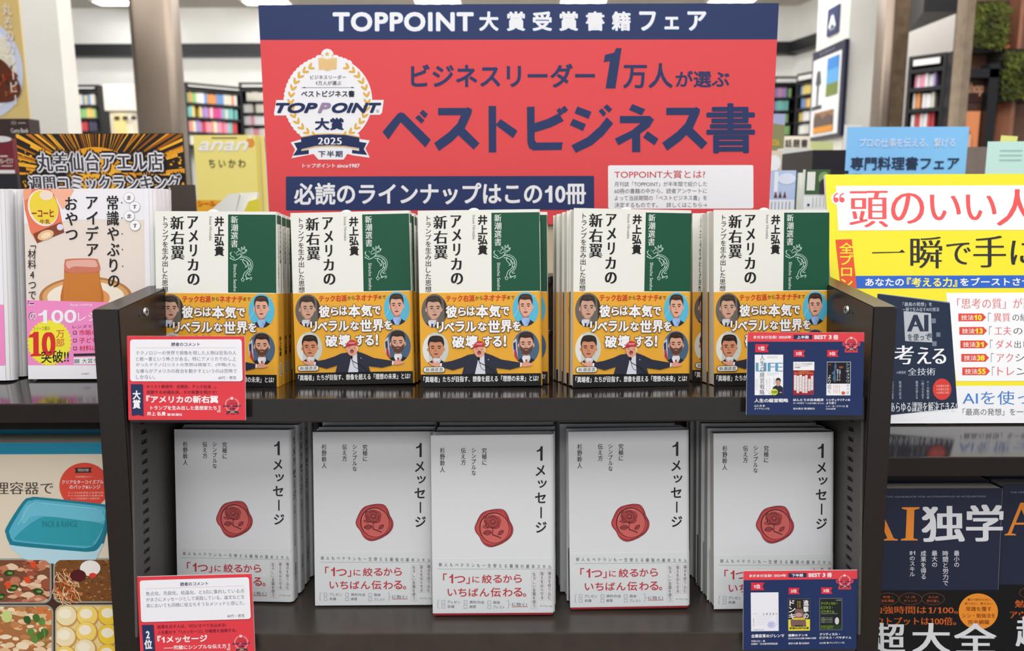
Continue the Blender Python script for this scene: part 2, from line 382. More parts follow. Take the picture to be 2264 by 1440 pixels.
# white column and steel columns (they lean in the picture only because the camera looks down)
def boxcol(name, x0, x1, Y, dy, mat, r=0.0, z0=0, z1=CEIL, n=5):
    a = at(x0, 150, Y).x; b = at(x1, 150, Y).x
    ring = rrect(a, Y, b, Y + dy, r, n) if r else [(a, Y), (b, Y), (b, Y + dy), (a, Y + dy)]
    o = MB().prism(ring, z0, z1).obj(name, mat)
    if r:
        for p in o.data.polygons: p.use_smooth = len(p.vertices) == 4
    return o
def thing1(o, label, cat, group=None): return tag(o, label, cat, group)
tr(boxcol('column_white', 50, 138, 3.6, 0.115, M_COLW))
tr(boxcol('column_steel', 289, 384, 4.2, 0.15, M_STEEL, 0.035))
tr(boxcol('column_white', 1872, 1950, 6.0, 0.62, M_COLW))
tr(boxcol('column_steel', 1952, 2004, 4.6, 0.13, M_STEEL, 0.012))
tr(boxcol('column_trim', 1974, 2004, 4.585, 0.012, noisy('bronze_strip', (96, 80, 62), (120, 100, 80), rough=.35, metal=.8), z0=0))

# side recess right of the steel column: wall, black box beam
tr(boxcol('wall_alcove', 1990, 2135, 6.9, 0.12, M_WALL))
a = at(2008, 60, 5.6); b = at(2122, 60, 5.0)
tr(MB().prism([(a.x, a.y), (b.x - .22, 5.0), (b.x, 5.0), (b.x, 6.5), (a.x, 6.5)], zat(52, 5.3), CEIL - 0.01).obj('trim_3', M_BLACK))
tr(boxcol('door_frame', 2128, 2146, 4.4, 0.10, noisy('bronze_frame', (150, 132, 112), (172, 154, 132), rough=.3, metal=.7)))

# the warm brown shop beyond the frame
tr(MB().box((at(2136, 200, 5.6).x, 5.6, 0), (4.6, 5.75, CEIL)).obj('wall_shop', M_BROWN))
t = tr(MB().box((at(2212, 200, 5.59).x, 5.45, 0), (at(2220, 200, 5.59).x, 5.6, CEIL)).obj('trim_4', noisy('wood_post', (150, 100, 76), (170, 116, 90))))
def moss(x0, x1, y0, y1, lab):
    A = at(x0, y0, 5.4); B = at(x1, y1, 5.4)
    e = empty('plant_panel', Vector(((A.x + B.x) / 2, 5.4, B.z)), lab, 'wall planter')
    cx = (A.x + B.x) / 2
    MB().box((A.x - cx - .01, 0.02, -.02), (B.x - cx + .01, 0.18, A.z - B.z + .02)).obj('backing_box', M_BLACK, e)
    rnd = random.Random(int(x0)); m = MB()
    for i in range(700):
        c = Vector((rnd.uniform(A.x - cx, B.x - cx), rnd.uniform(-.02, .02), rnd.uniform(0, A.z - B.z)))
        an = rnd.uniform(0, 6.28); l = rnd.uniform(.02, .045); d = Vector((math.cos(an), -.5, math.sin(an))) * l; s = Vector((-math.sin(an), 0, math.cos(an))) * l * .3
        m.add([c - s, c + d, c + s], [(0, 1, 2)])
    tag(m.obj('moss', M_MOSS, e, fix=False), kind='stuff')
    return e
moss(2152, 2222, 8, 106, 'bright green moss panel high on the brown shop wall')
moss(2222, 2300, 114, 216, 'dark green moss panel lower on the brown shop wall')
M_REDL = emit('red_light_strip', (0.9, 0.12, 0.05), 0.6)
thing1(MB().box((at(2152, 110, 5.5).x, 5.42, zat(113, 5.5)), (at(2215, 110, 5.5).x, 5.47, zat(109, 5.5))).obj('light_strip', M_REDL), 'thin red light strip under the bright green moss panel', 'light')
thing1(MB().box((at(2224, 217, 5.5).x, 5.42, zat(221, 5.5)), (at(2300, 217, 5.5).x, 5.47, zat(217, 5.5))).obj('light_strip', M_REDL), 'thin red light strip under the dark green moss panel', 'light')
# black framed glowing poster case in front of the brown wall
A = at(2132, 152, 4.9); B = at(2190, 372, 4.9)
e = empty('poster_case', Vector(((A.x + B.x) / 2, 4.9, 0)), 'black framed lit poster case before the brown shop', 'poster case')
w = (B.x - A.x) / 2
fr = MB()
for q in (((-w, 0, 0), (-w + .03, .1, A.z)), ((w - .055, 0, 0), (w, .1, A.z + .03)), ((-w, 0, A.z - .05), (w, .1, A.z + .0))): fr.box(*q)
fr.obj('frame', M_BLACK, e)
MB().box((-w, .06, 0), (w, .09, A.z)).obj('backing', noisy('case_back', (70, 44, 34), (90, 58, 44)), e)
sheet = [(0, 0), (100, 0), (0, 400), (100, 400)]
pr = Pr(sheet, 2 * w - .06, 1.0, dl=.002, base=.002)
pr.rect(6, 6, 94, 66, (66, 40, 34), 1); pr.text('shop', 14, 20, 84, 52, (200, 150, 120), 2, b=.03, serif=.03)
pr.rect(4, 86, 80, 400, emit('lit_orange', (.62, .22, .09), .45), 1); pr.ell(40, 170, 20, 40, (226, 130, 86), 2); pr.ell(46, 260, 26, 34, (190, 60, 40), 2); pr.rect(30, 140, 50, 230, (250, 200, 170), 3)
pr.obj('poster', e, lambda u, v, d: (u - w + .03, .058 - d, v + A.z - 1.02))

# ceiling lights near the back wall
def clight(px, Y, lab, wdt=.46):
    p = at(px, 3, Y)
    e = empty('ceiling_light', Vector((p.x, Y, CEIL)), lab, 'ceiling light', 'square three-lamp ceiling lights near the back wall')
    m = MB()
    for q in (((-wdt / 2, -.12, -.06), (wdt / 2, -.10, 0)), ((-wdt / 2, .10, -.06), (wdt / 2, .12, 0)), ((-wdt / 2 - .02, -.12, -.06), (-wdt / 2, .12, 0)), ((wdt / 2, -.12, -.06), (wdt / 2 + .02, .12, 0))): m.box(*q)
    m.obj('frame', M_CEIL, e)
    for k in (-1, 0, 1): MB().cyl((k * wdt * .32, 0, -.055), .062, .05, 'z').obj('lamp', emit('lamp_glow', (.92, .97, 1.0), 22), e)
for px, lab in ((968, 'three-lamp ceiling light above left half of the red sign'), (1290, 'three-lamp ceiling light above middle of the red sign'), (1618, 'three-lamp ceiling light above right end of the red sign'),
                (590, 'three-lamp ceiling light at the upper left corner of red sign'), (262, 'three-lamp ceiling light beside the left steel column')): clight(px, 8.8, lab)

# ---------------------------------------------------------------- far bookcases with their books
BC = dict(pale=(232, 228, 214), pink=(236, 158, 184), magenta=(222, 92, 156), blue=(118, 158, 214), teal=(136, 206, 200), green=(158, 208, 140), yellow=(240, 216, 128), orange=(234, 160, 96), red=(208, 84, 88), violet=(176, 152, 208), dark=(84, 84, 104), white=(242, 242, 244))
BOOKM = {}
ONES = ['', 'first', 'second', 'third', 'fourth', 'fifth', 'sixth', 'seventh', 'eighth', 'ninth', 'tenth', 'eleventh', 'twelfth', 'thirteenth', 'fourteenth', 'fifteenth', 'sixteenth', 'seventeenth', 'eighteenth', 'nineteenth']
def ordw(n): return ONES[n] if n < 20 else (('twentieth', 'thirtieth', 'fortieth')[n // 10 - 2] if n % 10 == 0 else ('twenty', 'thirty', 'forty')[n // 10 - 2] + '-' + ONES[n % 10])
def far_book(x0, x1, y, z, h, dep, col, num, nm, place, rz, org):
    key = (round((x1 - x0) * 500), round(h * 50), col)
    if key not in BOOKM:
        m = MB().box((-(x1 - x0) / 2, 0, 0), ((x1 - x0) / 2, dep, h)); me = m.obj('t', paper(BC[col], .5)); BOOKM[key] = me.data; bpy.data.objects.remove(me)
    o = bpy.data.objects.new('book', BOOKM[key]); COL.objects.link(o)
    c = math.cos(rz); s = math.sin(rz); xm = (x0 + x1) / 2
    o.location = (org.x + xm * c - y * s, org.y + xm * s + y * c, org.z + z); o.rotation_euler = (0, 0, rz)
    tag(o, '%s book, %s from left on %s, bookcase %s' % (col, ordw(num), nm, place), 'book', 'books on %s of the bookcase %s' % (nm, place)); return o
def bookcase(pxa, pxb, Ya, Yb, ytop, rows, label, place, cols, seed, header=True, faces=None, side=None, bw=(.018, .034), bot=None):
    """a bookcase whose front runs from pixel column pxa at distance Ya to pxb at distance Yb; rows: picture heights (at Ya) of each shelf board"""
    A = at(pxa, 300, Ya); B = at(pxb, 300, Yb); L = math.hypot(B.x - A.x, B.y - A.y); rz = math.atan2(B.y - A.y, B.x - A.x)
    org = Vector((A.x, A.y, 0)); M = Matrix.Translation(org) @ Matrix.Rotation(rz, 4, 'Z')
    e = empty('bookcase', M, label, 'bookcase'); zt = zat(ytop, Ya); dep = .26
    MB().box((-.02, 0, 0), (0, dep, zt)).obj('side_panel', M_BLACK, e); MB().box((L, 0, 0), (L + .02, dep, zt)).obj('side_panel', M_BLACK, e)
    MB().box((0, dep - .01, 0), (L, dep, zt)).obj('back_panel', paper((216, 216, 214)), e)
    MB().box((0, 0, zt - .02), (L, dep, zt)).obj('top_board', M_BLACK, e)
    n = max(1, round(L / .9))
    zr = [zat(r, Ya) for r in rows]
    if header:
        for k in range(n): MB().box((L * k / n + .015, -.012, zr[0] + .03), (L * (k + 1) / n - .015, -.002, zt - .025)).obj('header_panel', paper((240, 240, 238)), e)
    for k in range(1, n): MB().box((L * k / n - .01, .002, 0), (L * k / n + .01, dep - .02, zt - .02)).obj('divider', M_BLACK, e)
    for z in zr: MB().box((0, 0, z - .012), (L, dep - .02, z + .012)).obj('shelf', M_BLACK, e)
    rnd = random.Random(seed)
    for i, z in enumerate(zr[1:]):
        gap = zr[i] - z - .024; x = .012; nm = ['top shelf', 'second shelf', 'third shelf', 'fourth shelf', 'fifth shelf', 'sixth shelf'][i]
        run = None; left = 0; num = 1
        while x < L - .05:
            w = rnd.uniform(*bw)
            if any(abs(x + w / 2 - L * k / n) < .012 + w / 2 for k in range(1, n)): x += .012; continue
            if left <= 0: run = rnd.choice(cols[i % len(cols)]); left = rnd.choice((1, 1, 1, 2, 3))
            left -= 1
            if rnd.random() < .04: x += w; continue
            far_book(x, x + w - .001, .02 + rnd.uniform(0, .015), z + .0125, gap * rnd.choice((.86, .9, .93, .95)), .13, run, num, nm, place, rz, org); num += 1
            x += w
    return e
bookcase(419, 536, 8.2, 8.6, 179, (195, 226, 258, 291, 320), 'black bookcase with coloured paperbacks behind yellow magazine', 'behind yellow magazine',
         [('pale', 'blue', 'white', 'orange', 'green'), ('magenta', 'magenta', 'violet', 'pale', 'teal', 'yellow'), ('red', 'teal', 'violet', 'orange', 'pale', 'pink')], 3, bw=(.017, .03))
bookcase(538, 640, 8.95, 8.95, 180, (197, 224, 250, 277, 304), 'black bookcase of pale books just left of red sign', 'at left edge of red sign',
         [('pale', 'white', 'pale', 'pink'), ('white', 'pale', 'yellow'), ('pale', 'white', 'pink')], 5, bw=(.026, .04))
bookcase(172, 222, 8.2, 8.2, 184, (200, 231, 260, 289, 318), 'narrow black bookcase beside the tall white column', 'beside white column',
         [('yellow', 'pale', 'red', 'blue'), ('green', 'blue', 'yellow', 'orange'), ('violet', 'dark', 'red', 'green')], 7, bw=(.02, .034))
bookcase(224, 262, 8.9, 8.9, 192, (204, 226, 252, 278), 'black bookcase end with pale books left of steel column', 'just left of steel column',
         [('white', 'blue', 'pale'), ('pale', 'pink'), ('green', 'white')], 8, bw=(.03, .05))
bookcase(1706, 1757, 9.0, 9.0, 171, (191, 220, 249, 276, 303), 'black bookcase of pastel comics right of red sign', 'right of red sign',
         [('pink', 'green', 'pink', 'violet'), ('teal', 'yellow', 'green', 'violet'), ('red', 'violet', 'green'), ('green', 'dark')], 11, bw=(.024, .03))
bookcase(1758, 1812, 8.75, 8.4, 166, (188, 216, 246, 275, 303), 'black bookcase of yellow spined comics beside framed poster', 'beside framed poster',
         [('yellow', 'yellow', 'blue'), ('yellow', 'yellow', 'orange', 'blue'), ('yellow', 'white'), ('white', 'pale')], 13, bw=(.024, .03))
e = bookcase(2004, 2072, 5.15, 5.0, 128, (162, 203, 249, 296), 'black bookcase of white volumes right of the steel column', 'right of steel column',
         [('white', 'white', 'pink', 'violet'), ('white', 'pale', 'orange', 'white'), ('white', 'white', 'red')], 17, bw=(.013, .02))
a = at(2074, 300, 5.0); b = at(2100, 300, 4.86)
tr(MB().prism([(a.x + .012, a.y), (b.x, b.y), (b.x + .005, b.y + .10), (a.x + .03, a.y + .22)], 0, zat(122, 5.0)).obj('trim_5', M_BLACK))

# cream pedestal sign left of the steel column
A = at(226, 186, 7.0); B = at(300, 300, 7.0)
e = empty('display_stand', Vector(((A.x + B.x) / 2, 7.0, 0)), 'cream display stand with pale yellow panel left of steel column', 'display stand'); w = (B.x - A.x) / 2
MB().box((-w, 0, zat(242, 7)), (w, .3, A.z), ch=.01).obj('header_box', paper((232, 222, 208)), e)
MB().box((-w + .03, .02, 0), (w - .03, .28, zat(242, 7)), ch=.01).obj('body', paper((222, 214, 192)), e)
MB().box((-w + .07, .002, .2), (w - .08, .02, zat(252, 7))).obj('front_panel', paper((226, 208, 140)), e)
m = MB()
for k in range(3): m.box((-w + .08 + k * .07, -.004, zat(262, 7)), (-w + .12 + k * .07, .002, zat(254, 7)))
m.obj('label_print', paper((60, 58, 56)), e)

# 'A' marker and framed poster on the left face of the right white column
def lface(px, py):                                        # a point on that face: x is fixed, distance follows from the column in the picture
    d = FW + RT * ((px - CX) / F_PX) + UP * ((CY - py) / F_PX); X = at(1872, 150, 6.0).x - .004; return CAM + d * (X / d.x)
def face_card(name, p0, p1, t, label, cat, draw, sheetwh):
    A = lface(*p0); B = lface(*p1); h = A.z - B.z; wd = abs(A.y - B.y)
    M = Matrix.Translation(Vector((A.x - t, A.y, B.z))) @ Matrix.Rotation(-math.pi / 2, 4, 'Z')
    e = empty(name, M, label, cat); draw(e, wd, h, t); return e
def drawA(e, w, h, t):
    MB().box((0, 0, 0), (w, t, h)).obj('board', paper((50, 58, 96)), e)
    p = Pr([(0, 0), (100, 0), (0, 200), (100, 200)], w, h, dl=.002, base=.002); p.text('A', 22, 60, 84, 150, WHT, 1, b=.05); p.rect(30, 160, 76, 164, WHT, 1); p.obj('lettering', e)
def drawP(e, w, h, t):
    MB().box((0, 0, 0), (w, t, h)).obj('frame', paper((38, 40, 62), .3), e)
    p = Pr([(0, 0), (150, 0), (0, 600), (150, 600)], w, h, dl=.0025, base=.002)
    p.rect(10, 60, 140, 580, (226, 226, 228), 1); p.rect(78, 82, 132, 160, (60, 130, 200), 2); p.rect(78, 160, 132, 250, (90, 160, 214), 2); p.rect(78, 250, 132, 330, (110, 130, 60), 2)
    p.poly([(30, 150), (40, 135), (48, 150), (54, 230), (44, 240), (42, 370), (34, 370), (34, 240), (26, 228)], (70, 78, 86), 2); p.rect(14, 372, 62, 398, (60, 58, 66), 2)
    p.rect(28, 420, 120, 560, (146, 104, 72), 2); p.rect(28, 520, 120, 560, (214, 140, 40), 3); p.poly([(28, 450), (50, 430), (70, 470), (96, 440), (120, 470), (120, 520), (28, 520)], (92, 76, 70), 3)
    p.text('EVENT', 40, 24, 110, 38, (150, 150, 170), 1); p.obj('poster', e)
face_card('marker_board', (1833, 22), (1855, 70), .01, 'navy board with a white letter A on white column', 'sign', drawA, None)
face_card('framed_poster', (1806, 118), (1866, 300), .03, 'dark framed poster below the letter A board', 'poster', drawP, None)

# curry poster at the left margin and packets below it
def planar(name, px0, py0, px1, py1, Y, t, label, cat, mat, group=None, rz=0):
    A = at(px0, py0, Y); B = at(px1, py1, Y)
    e = empty(name, Matrix.Translation(Vector((A.x, Y, B.z))) @ Matrix.Rotation(rz, 4, 'Z'), label, cat, group)
    MB().box((0, 0, 0), (B.x - A.x, t, A.z - B.z)).obj('board', mat, e)
    return e, B.x - A.x, A.z - B.z
x0, y0, x1, y1 = -160, -40, 66, 262
e, w, h = planar('curry_poster', x0, y0, x1, y1, 2.6, .006, 'tall poster showing a plate of curry and rice', 'poster', paper((216, 190, 124)))
p = Pr([(x0, y0), (x1, y0), (x0, y1), (x1, y1)], w, h, dl=.0008, base=.0008)
cl = [(x0, y0), (x1, y0), (x1, y1), (x0, y1)]; p.clip = cl
p.ell(-40, 150, 102, 112, (206, 212, 232), 1, 48); p.ell(-44, 146, 90, 98, (226, 229, 240), 2, 48)
p.poly(spline([(-130, 100), (-60, 60), (0, 74), (34, 110), (40, 170), (0, 200), (-80, 170)], 4, True), (232, 226, 206), 3)
rnd = random.Random(2)
for i in range(120): p.ell(rnd.uniform(-60, 34), rnd.uniform(78, 150), 3.4, 1.8, rnd.choice([(244, 240, 226), (214, 206, 184), (236, 228, 204)]), 4, 7, rot=rnd.uniform(0, 180))
p.poly(spline([(-130, 140), (-50, 120), (4, 128), (30, 150), (52, 190), (40, 216), (0, 226), (-80, 220), (-130, 190)], 5, True), (96, 46, 24), 5)
for i in range(60): p.ell(rnd.uniform(-70, 44), rnd.uniform(138, 214), rnd.uniform(2, 9), rnd.uniform(2, 5), rnd.choice([(140, 62, 28), (74, 34, 20), (170, 90, 44), (112, 40, 22)]), 6, 8, rot=rnd.uniform(0, 180))
p.clip = None
p.vtext('丸善のカレーピー', 25, 8, 49, 232, (232, 226, 220), 7, serif=.03); p.obj('print', e)
tag(e, None)
e, w, h = planar('gift_box', -60, 263, 68, 318, 2.2, .05, 'dark brown box with white lettering under the curry poster', 'box', paper((58, 44, 42)))
p = Pr([(-60, 263), (68, 263), (-60, 318), (68, 318)], w, h, dl=.0006, base=.0006); p.text('Curry Book', 26, 284, 66, 297, (220, 216, 214), 1, serif=.04); p.rect(28, 268, 40, 276, (120, 104, 96), 1); p.rect(44, 271, 62, 274, (150, 140, 130), 1); p.obj('lettering', e)
e, w, h = planar('gift_box', -60, 306, 34, 384, 2.0, .06, 'maroon box with white lower edge below the brown box', 'box', paper((112, 36, 44)))
p = Pr([(-60, 306), (34, 306), (-60, 384), (34, 384)], w, h, dl=.0006, base=.0006); p.rect(-60, 376, 34, 384, (226, 222, 222), 1); p.text('カレーピラフ', 0, 350, 32, 362, (236, 226, 222), 1, b=.02); p.rect(2, 344, 20, 347, (220, 200, 190), 1); p.rect(2, 366, 30, 368, (220, 200, 190), 1)
p.ell(4, 308, 30, 7, (214, 212, 214), 1); p.obj('lettering', e)
e, w, h = planar('black_crate', -60, 384, 46, 470, 1.95, .3, 'black crate under the maroon box at left margin', 'crate', M_BLACK)

# long island counter behind the display (carries the signs), with things on it
ZI = 1.232
e = empty('island_counter', Vector((0, 1.7, 0)), 'long dark brown island counter behind the display shelf', 'counter')
MB().box((-1.5, -.56, .05), (1.75, 1.2, ZI - .03)).obj('body', M_SIDE, e); MB().box((-1.52, -.58, ZI - .03), (1.77, 1.22, ZI), ch=.003).obj('top_board', M_SIDE, e); MB().box((-1.45, -.5, 0), (1.7, 1.15, .05)).obj('plinth', M_BLACK, e)
# ================================================================ SIGNS BEHIND THE DISPLAY
PINK = RED
YS = 1.16
# red fair sign
q = [(571, 11), (1722, 8), (1697, 496), (594, 497)]
A = at(571, 11, YS); wS = at(1722, 8, YS).x - A.x; zb = at(1132, 497, YS).z; hS = A.z - zb
e = empty('fair_sign', Vector((A.x, YS, zb)), 'large red and navy fair sign standing behind the green books', 'sign')
MB().box((0, 0, 0), (wS, .005, hS)).obj('panel', paper((232, 232, 234)), e)
p = Pr([q[0], q[1], q[3], q[2]], wS, hS, dl=.00012, base=.0001, rough=.42)
p.bound = (0, 0, wS, hS); p.rect(540, -20, 1760, 520, RED, 0)
p.rect(560, 0, 1740, 88, NAVY, 1)
p.text('TOPPOINT', 735, 27, 1046, 70, WHT, 3, b=.035, sp=.05, out=(70, 110, 160), outw=1.2)
for ch, a, b in zip('大賞受賞書籍フェア', (1058, 1119, 1176, 1235, 1294, 1351, 1412, 1468, 1519), (1101, 1160, 1219, 1277, 1335, 1393, 1449, 1500, 1561)):
    p.text(ch, a, 26 if ch not in 'ェ' else 38, b, 69 if ch not in 'ェ' else 66, WHT, 3, b=.03, out=(70, 110, 160), outw=1.2)
p.text('ビジネスリーダー', 907, 141, 1314, 194, NAVY, 2, b=.026)
p.poly([(1336, 122), (1356, 117), (1361, 107), (1373, 107), (1359, 196), (1337, 196), (1347, 136), (1333, 138)], NAVY, 2)
p.text('万人', 1376, 140, 1486, 196, NAVY, 2, b=.024); p.text('が選ぶ', 1492, 157, 1612, 194, NAVY, 2, b=.024)
A1 = lambda q: [(x / 3.064 + 570, y / 3.064) for x, y in q]
A2 = lambda q: [(x / 3.064 + 1140, y / 3.064) for x, y in q]
SU_ = ([(1215, 731), (1410, 731), (1416, 724), (1446, 742), (1440, 772), (1395, 872), (1310, 957), (1220, 1022), (1187, 968), (1290, 892), (1345, 836), (1370, 780), (1215, 780)], [(1350, 914), (1395, 870), (1495, 970), (1455, 1013)])
for q in ([(838, 892), (934, 778), (944, 767), (962, 760), (982, 764), (996, 776), (1165, 945), (1128, 998), (962, 826), (878, 943)], [(1060, 797), (1084, 776), (1124, 815), (1101, 836)], [(1090, 765), (1113, 742), (1147, 773), (1124, 801)],
          SU_[0], SU_[1], [(1557, 718), (1608, 718), (1608, 1032), (1557, 1032)], [(1604, 846), (1638, 806), (1753, 886), (1722, 936)]): p.poly(A1(q), NAVY, 2)
for q in SU_: p.poly([(x + 504.7, y + .4) for x, y in A1(q)], NAVY, 2)
for q in ([(70, 725), (122, 722), (122, 834), (210, 806), (286, 768), (320, 820), (230, 864), (122, 897), (122, 950), (136, 966), (312, 964), (305, 1016), (112, 1019), (84, 1004), (72, 966)], [(270, 750), (292, 730), (323, 762), (300, 785)], [(302, 736), (325, 716), (350, 745), (328, 768)],
          [(412, 722), (508, 758), (488, 806), (392, 768)], [(382, 805), (470, 842), (450, 888), (360, 848)], [(370, 985), (480, 930), (560, 860), (612, 795), (655, 838), (590, 917), (510, 985), (400, 1036)], [(556, 752), (579, 734), (609, 770), (588, 792)], [(588, 728), (614, 707), (649, 742), (626, 765)],
          [(785, 706), (873, 742), (848, 783), (762, 746)], [(700, 787), (903, 787), (932, 812), (900, 864), (838, 907), (838, 1032), (782, 1032), (782, 936), (690, 986), (665, 940), (780, 885), (840, 836), (700, 836)], [(888, 890), (962, 942), (935, 986), (857, 932)]): p.poly(A2(q), NAVY, 2)
p.text('書', 1560, 229, 1668, 340, NAVY, 2, b=.02)
p.poly(rrect(630, 389, 1311, 464, 3), NAVY, 1); p.text('必読のラインナップはこの10冊', 648, 403, 1293, 452, WHT, 2, b=.028)
p.poly(rrect(1342, 366, 1664, 462, 4), (240, 241, 246), 1); p.text('TOPPOINT大賞とは?', 1356, 377, 1557, 395, (206, 62, 66), 2, b=.006)
for k, s in enumerate(('月刊誌「TOPPOINT」が半年間で紹介した', '60冊の書籍の中から、読者アンケートに', 'よって当該期間の「ベストビジネス書」を', '決定するものです。　詳しくはこちら→')):
    p.text(s, 1356, 402 + 15.4 * k, 1561, 413 + 15.4 * k, BLK, 2)
p.T = (1 / 3.064, 570, 0); emblem(p, 1); p.text('トップポイント', 297, 1104, 518, 1134, WHT, 3, b=.02); p.text('since1987', 531, 1107, 684, 1133, WHT, 3, b=.02)
p.obj('print', e)
Bc = MB()
Bc.box((.02, .006, ZI - zb), (wS * .62, .016, .1)); Bc.obj('support_board', M_BEIGE, e)
# white leaflets lying behind the gap
e2 = empty('leaflet_stack', Vector((at(1538, 575, 1.2).x, 1.2, ZI)), 'small stack of white leaflets behind the fourth and fifth green piles', 'leaflets')
for k in range(4): MB().box((-.03 + .001 * k, 0, .009 * k), (.03, .1, .009 * k + .0075)).obj('leaflet', paper((214, 220, 222)), e2)

# comic ranking sign
YC = 1.4
e, w, h = planar('ranking_sign', 35, 296, 420, 545, YC, .004, 'black and gold sign with outlined lettering behind recipe book', 'sign', paper((34, 28, 24)))
e.location.z = ZI; dz = at(35, 296, YC).z - ZI - h
y1 = 296 + (at(35, 296, YC).z - ZI) / h * 249
h2 = at(35, 296, YC).z - ZI
b = [o for o in e.children][0]; b.scale.z = h2 / h
p = Pr([(35, 296), (420, 298), (35, y1), (420, y1)], w, h2, dl=.0003, base=.0003); p.bound = (0, 0, w, h2)
p.rect(30, 290, 425, y1, (40, 30, 22), 0); p.clip = [(35, 297), (420, 299), (420, y1 - 1), (35, y1 - 1)]
rnd = random.Random(4)
for i in range(120):
    a = math.radians(-180 + 360 * i / 120 + rnd.uniform(-1, 1)); da = math.radians(rnd.uniform(.4, 1.5)); r0 = rnd.uniform(30, 90); r1 = rnd.uniform(130, 330)
    c = rnd.choice([(226, 152, 34), (190, 116, 24), (240, 176, 50), (150, 88, 20)])
    p.poly([(215 + r0 * math.cos(a), 388 + r0 * .6 * math.sin(a)), (215 + r1 * math.cos(a - da), 388 + r1 * math.sin(a - da)), (215 + r1 * math.cos(a + da), 388 + r1 * math.sin(a + da))], c, 1)
p.ell(215, 388, 92, 62, (232, 158, 36), 2, 40); p.ell(215, 386, 60, 40, (240, 176, 52), 3, 40)
for i in range(46): x = rnd.choice([rnd.uniform(40, 80), rnd.uniform(365, 415)]); p.ell(x, rnd.uniform(330, 430), rnd.uniform(1, 5), rnd.uniform(1, 4), (226, 160, 44), 2, 8)
p.clip = None
G1 = (60, 58, 66)
p.text('丸善仙台アエル店', 80, 338, 372, 378, (58, 56, 62), 7, b=.01, serif=.03, out=(232, 230, 238), outw=4.2)
p.text('週間コミックランキング', 56, 388, 410, 422, (58, 56, 62), 7, b=.01, serif=.03, out=(232, 230, 238), outw=4.2)
for v in ((80, 338, 372, 378, '丸善仙台アエル店'), (56, 388, 410, 422, '週間コミックランキング')):
    p.text(v[4], v[0] - 3, v[1] - 3, v[2] + 3, v[3] + 3, (30, 26, 26), 4, b=.05, out=(30, 26, 26), outw=6.5)
p.obj('print', e)
e, w, h = planar('acrylic_holder', 374, 384, 440, 560, 1.33, .004, 'dark sign holder at the right end of ranking sign', 'sign holder', noisy('dark_holder', (52, 44, 38), (66, 56, 46), rough=.2))
MB().box((0, .004, 0), (w, .06, .01)).obj('foot', M_BLACK, e); e.location.z = ZI

# yellow magazine
x0, y0, x1, y1 = 427, 299, 582, 480
YM = 2.4
A = at(x0, y0, YM); B = at(x1, y1, YM); w = B.x - A.x; zt = A.z; 
e = empty('magazine', Vector((A.x, YM, ZI)), 'yellow magazine with white script title behind leftmost green pile', 'magazine'); h = zt - ZI
MB().box((0, .0004, 0), (w, .006, h)).obj('pages', pages(), e); MB().box((0, 0, 0), (w, .0006, h)).obj('cover', paper((250, 236, 140)), e)
y1 = y0 + h / YM * F_PX
p = Pr([(x0, y0), (x1, y0), (x0, y1), (x1, y1)], w, h, dl=.0008, base=.0006)
p.text('anan', 437, 312, 557, 333, (250, 250, 244), 1, b=.03, sl=.35); p.vtext
p.text('ちいかわ', 460, 350, 547, 368, (70, 66, 50), 1, b=.01, sp=.25); p.rect(470, 304, 530, 306, (110, 104, 70), 1)
p.ell(561, 315, 10, 10, (236, 158, 62), 1); p.ell(561, 304, 4, 3, (250, 250, 245), 2)
p.rect(574, 299, 582, y1, (238, 216, 110), 1); p.obj('print', e)
# a second copy behind it
e = empty('magazine', Vector((A.x + .012, YM + .0085, ZI)), 'second yellow magazine showing its edge behind the front one', 'magazine')
MB().box((0, .0004, 0), (w, .006, h - .003)).obj('pages', pages(), e); MB().box((0, 0, 0), (w, .0006, h - .003)).obj('cover', paper((246, 228, 130)), e)
# orange burst card and open booklet in front of the magazine
pts = [(398, 448), (408, 444), (410, 436), (420, 441), (480, 443), (484, 470), (398, 470)]
A = at(398, 436, 1.9); e = empty('burst_card', Vector((A.x, 1.9, ZI)), 'orange jagged card in front of the yellow magazine', 'card')
s = 1.9 / F_PX * 1.01; zc = A.z
MB().prism([((x - 398) * s, zc - ZI - (y - 436) * s) for x, y in [(398, 446), (404, 450), (400, 455), (406, 459), (399, 465), (402, 540), (486, 540), (486, 443), (420, 442), (412, 437), (410, 443)]], 0, .002, 'y').obj('board', paper((232, 168, 44)), e)
p = Pr([(398, 436), (486, 436), (398, 540), (486, 540)], 88 * s, 104 * s, dl=.0005, base=.0005); p.text('シール', 436, 444, 474, 456, (206, 84, 34), 1, b=.03); p.ell(424, 468, 10, 6, BLK, 1)
p.obj('lettering', e, lambda u, v, d: (u, -d, v + zc - ZI - 104 * s))
A = at(455, 470, 1.6)
e = empty('booklet', Vector((at(512, 470, 1.6).x, 1.6, ZI)), 'slanted white and yellow booklet before the yellow magazine', 'booklet')
s = 1.6 / F_PX; zc = at(512, 470, 1.6).z - ZI
def g(x, y): return ((x - 512) * s, zc - (y - 470) * s)
MB().prism([g(455, 470), g(470, 462), g(510, 430), g(532, 428), g(520, 470), g(520, 545), g(455, 545)], 0, .01, 'y').obj('cover', paper((240, 240, 238)), e)
MB().prism([g(520, 470), g(534, 428), g(570, 426), g(562, 470), g(562, 545), g(518, 545)], .004, .016, 'y').obj('leaf', paper((246, 246, 244)), e)
MB().prism([g(540, 470), g(552, 446), g(574, 440), g(574, 545), g(540, 545)], -.004, -.001, 'y').obj('leaf', paper((226, 214, 70)), e)

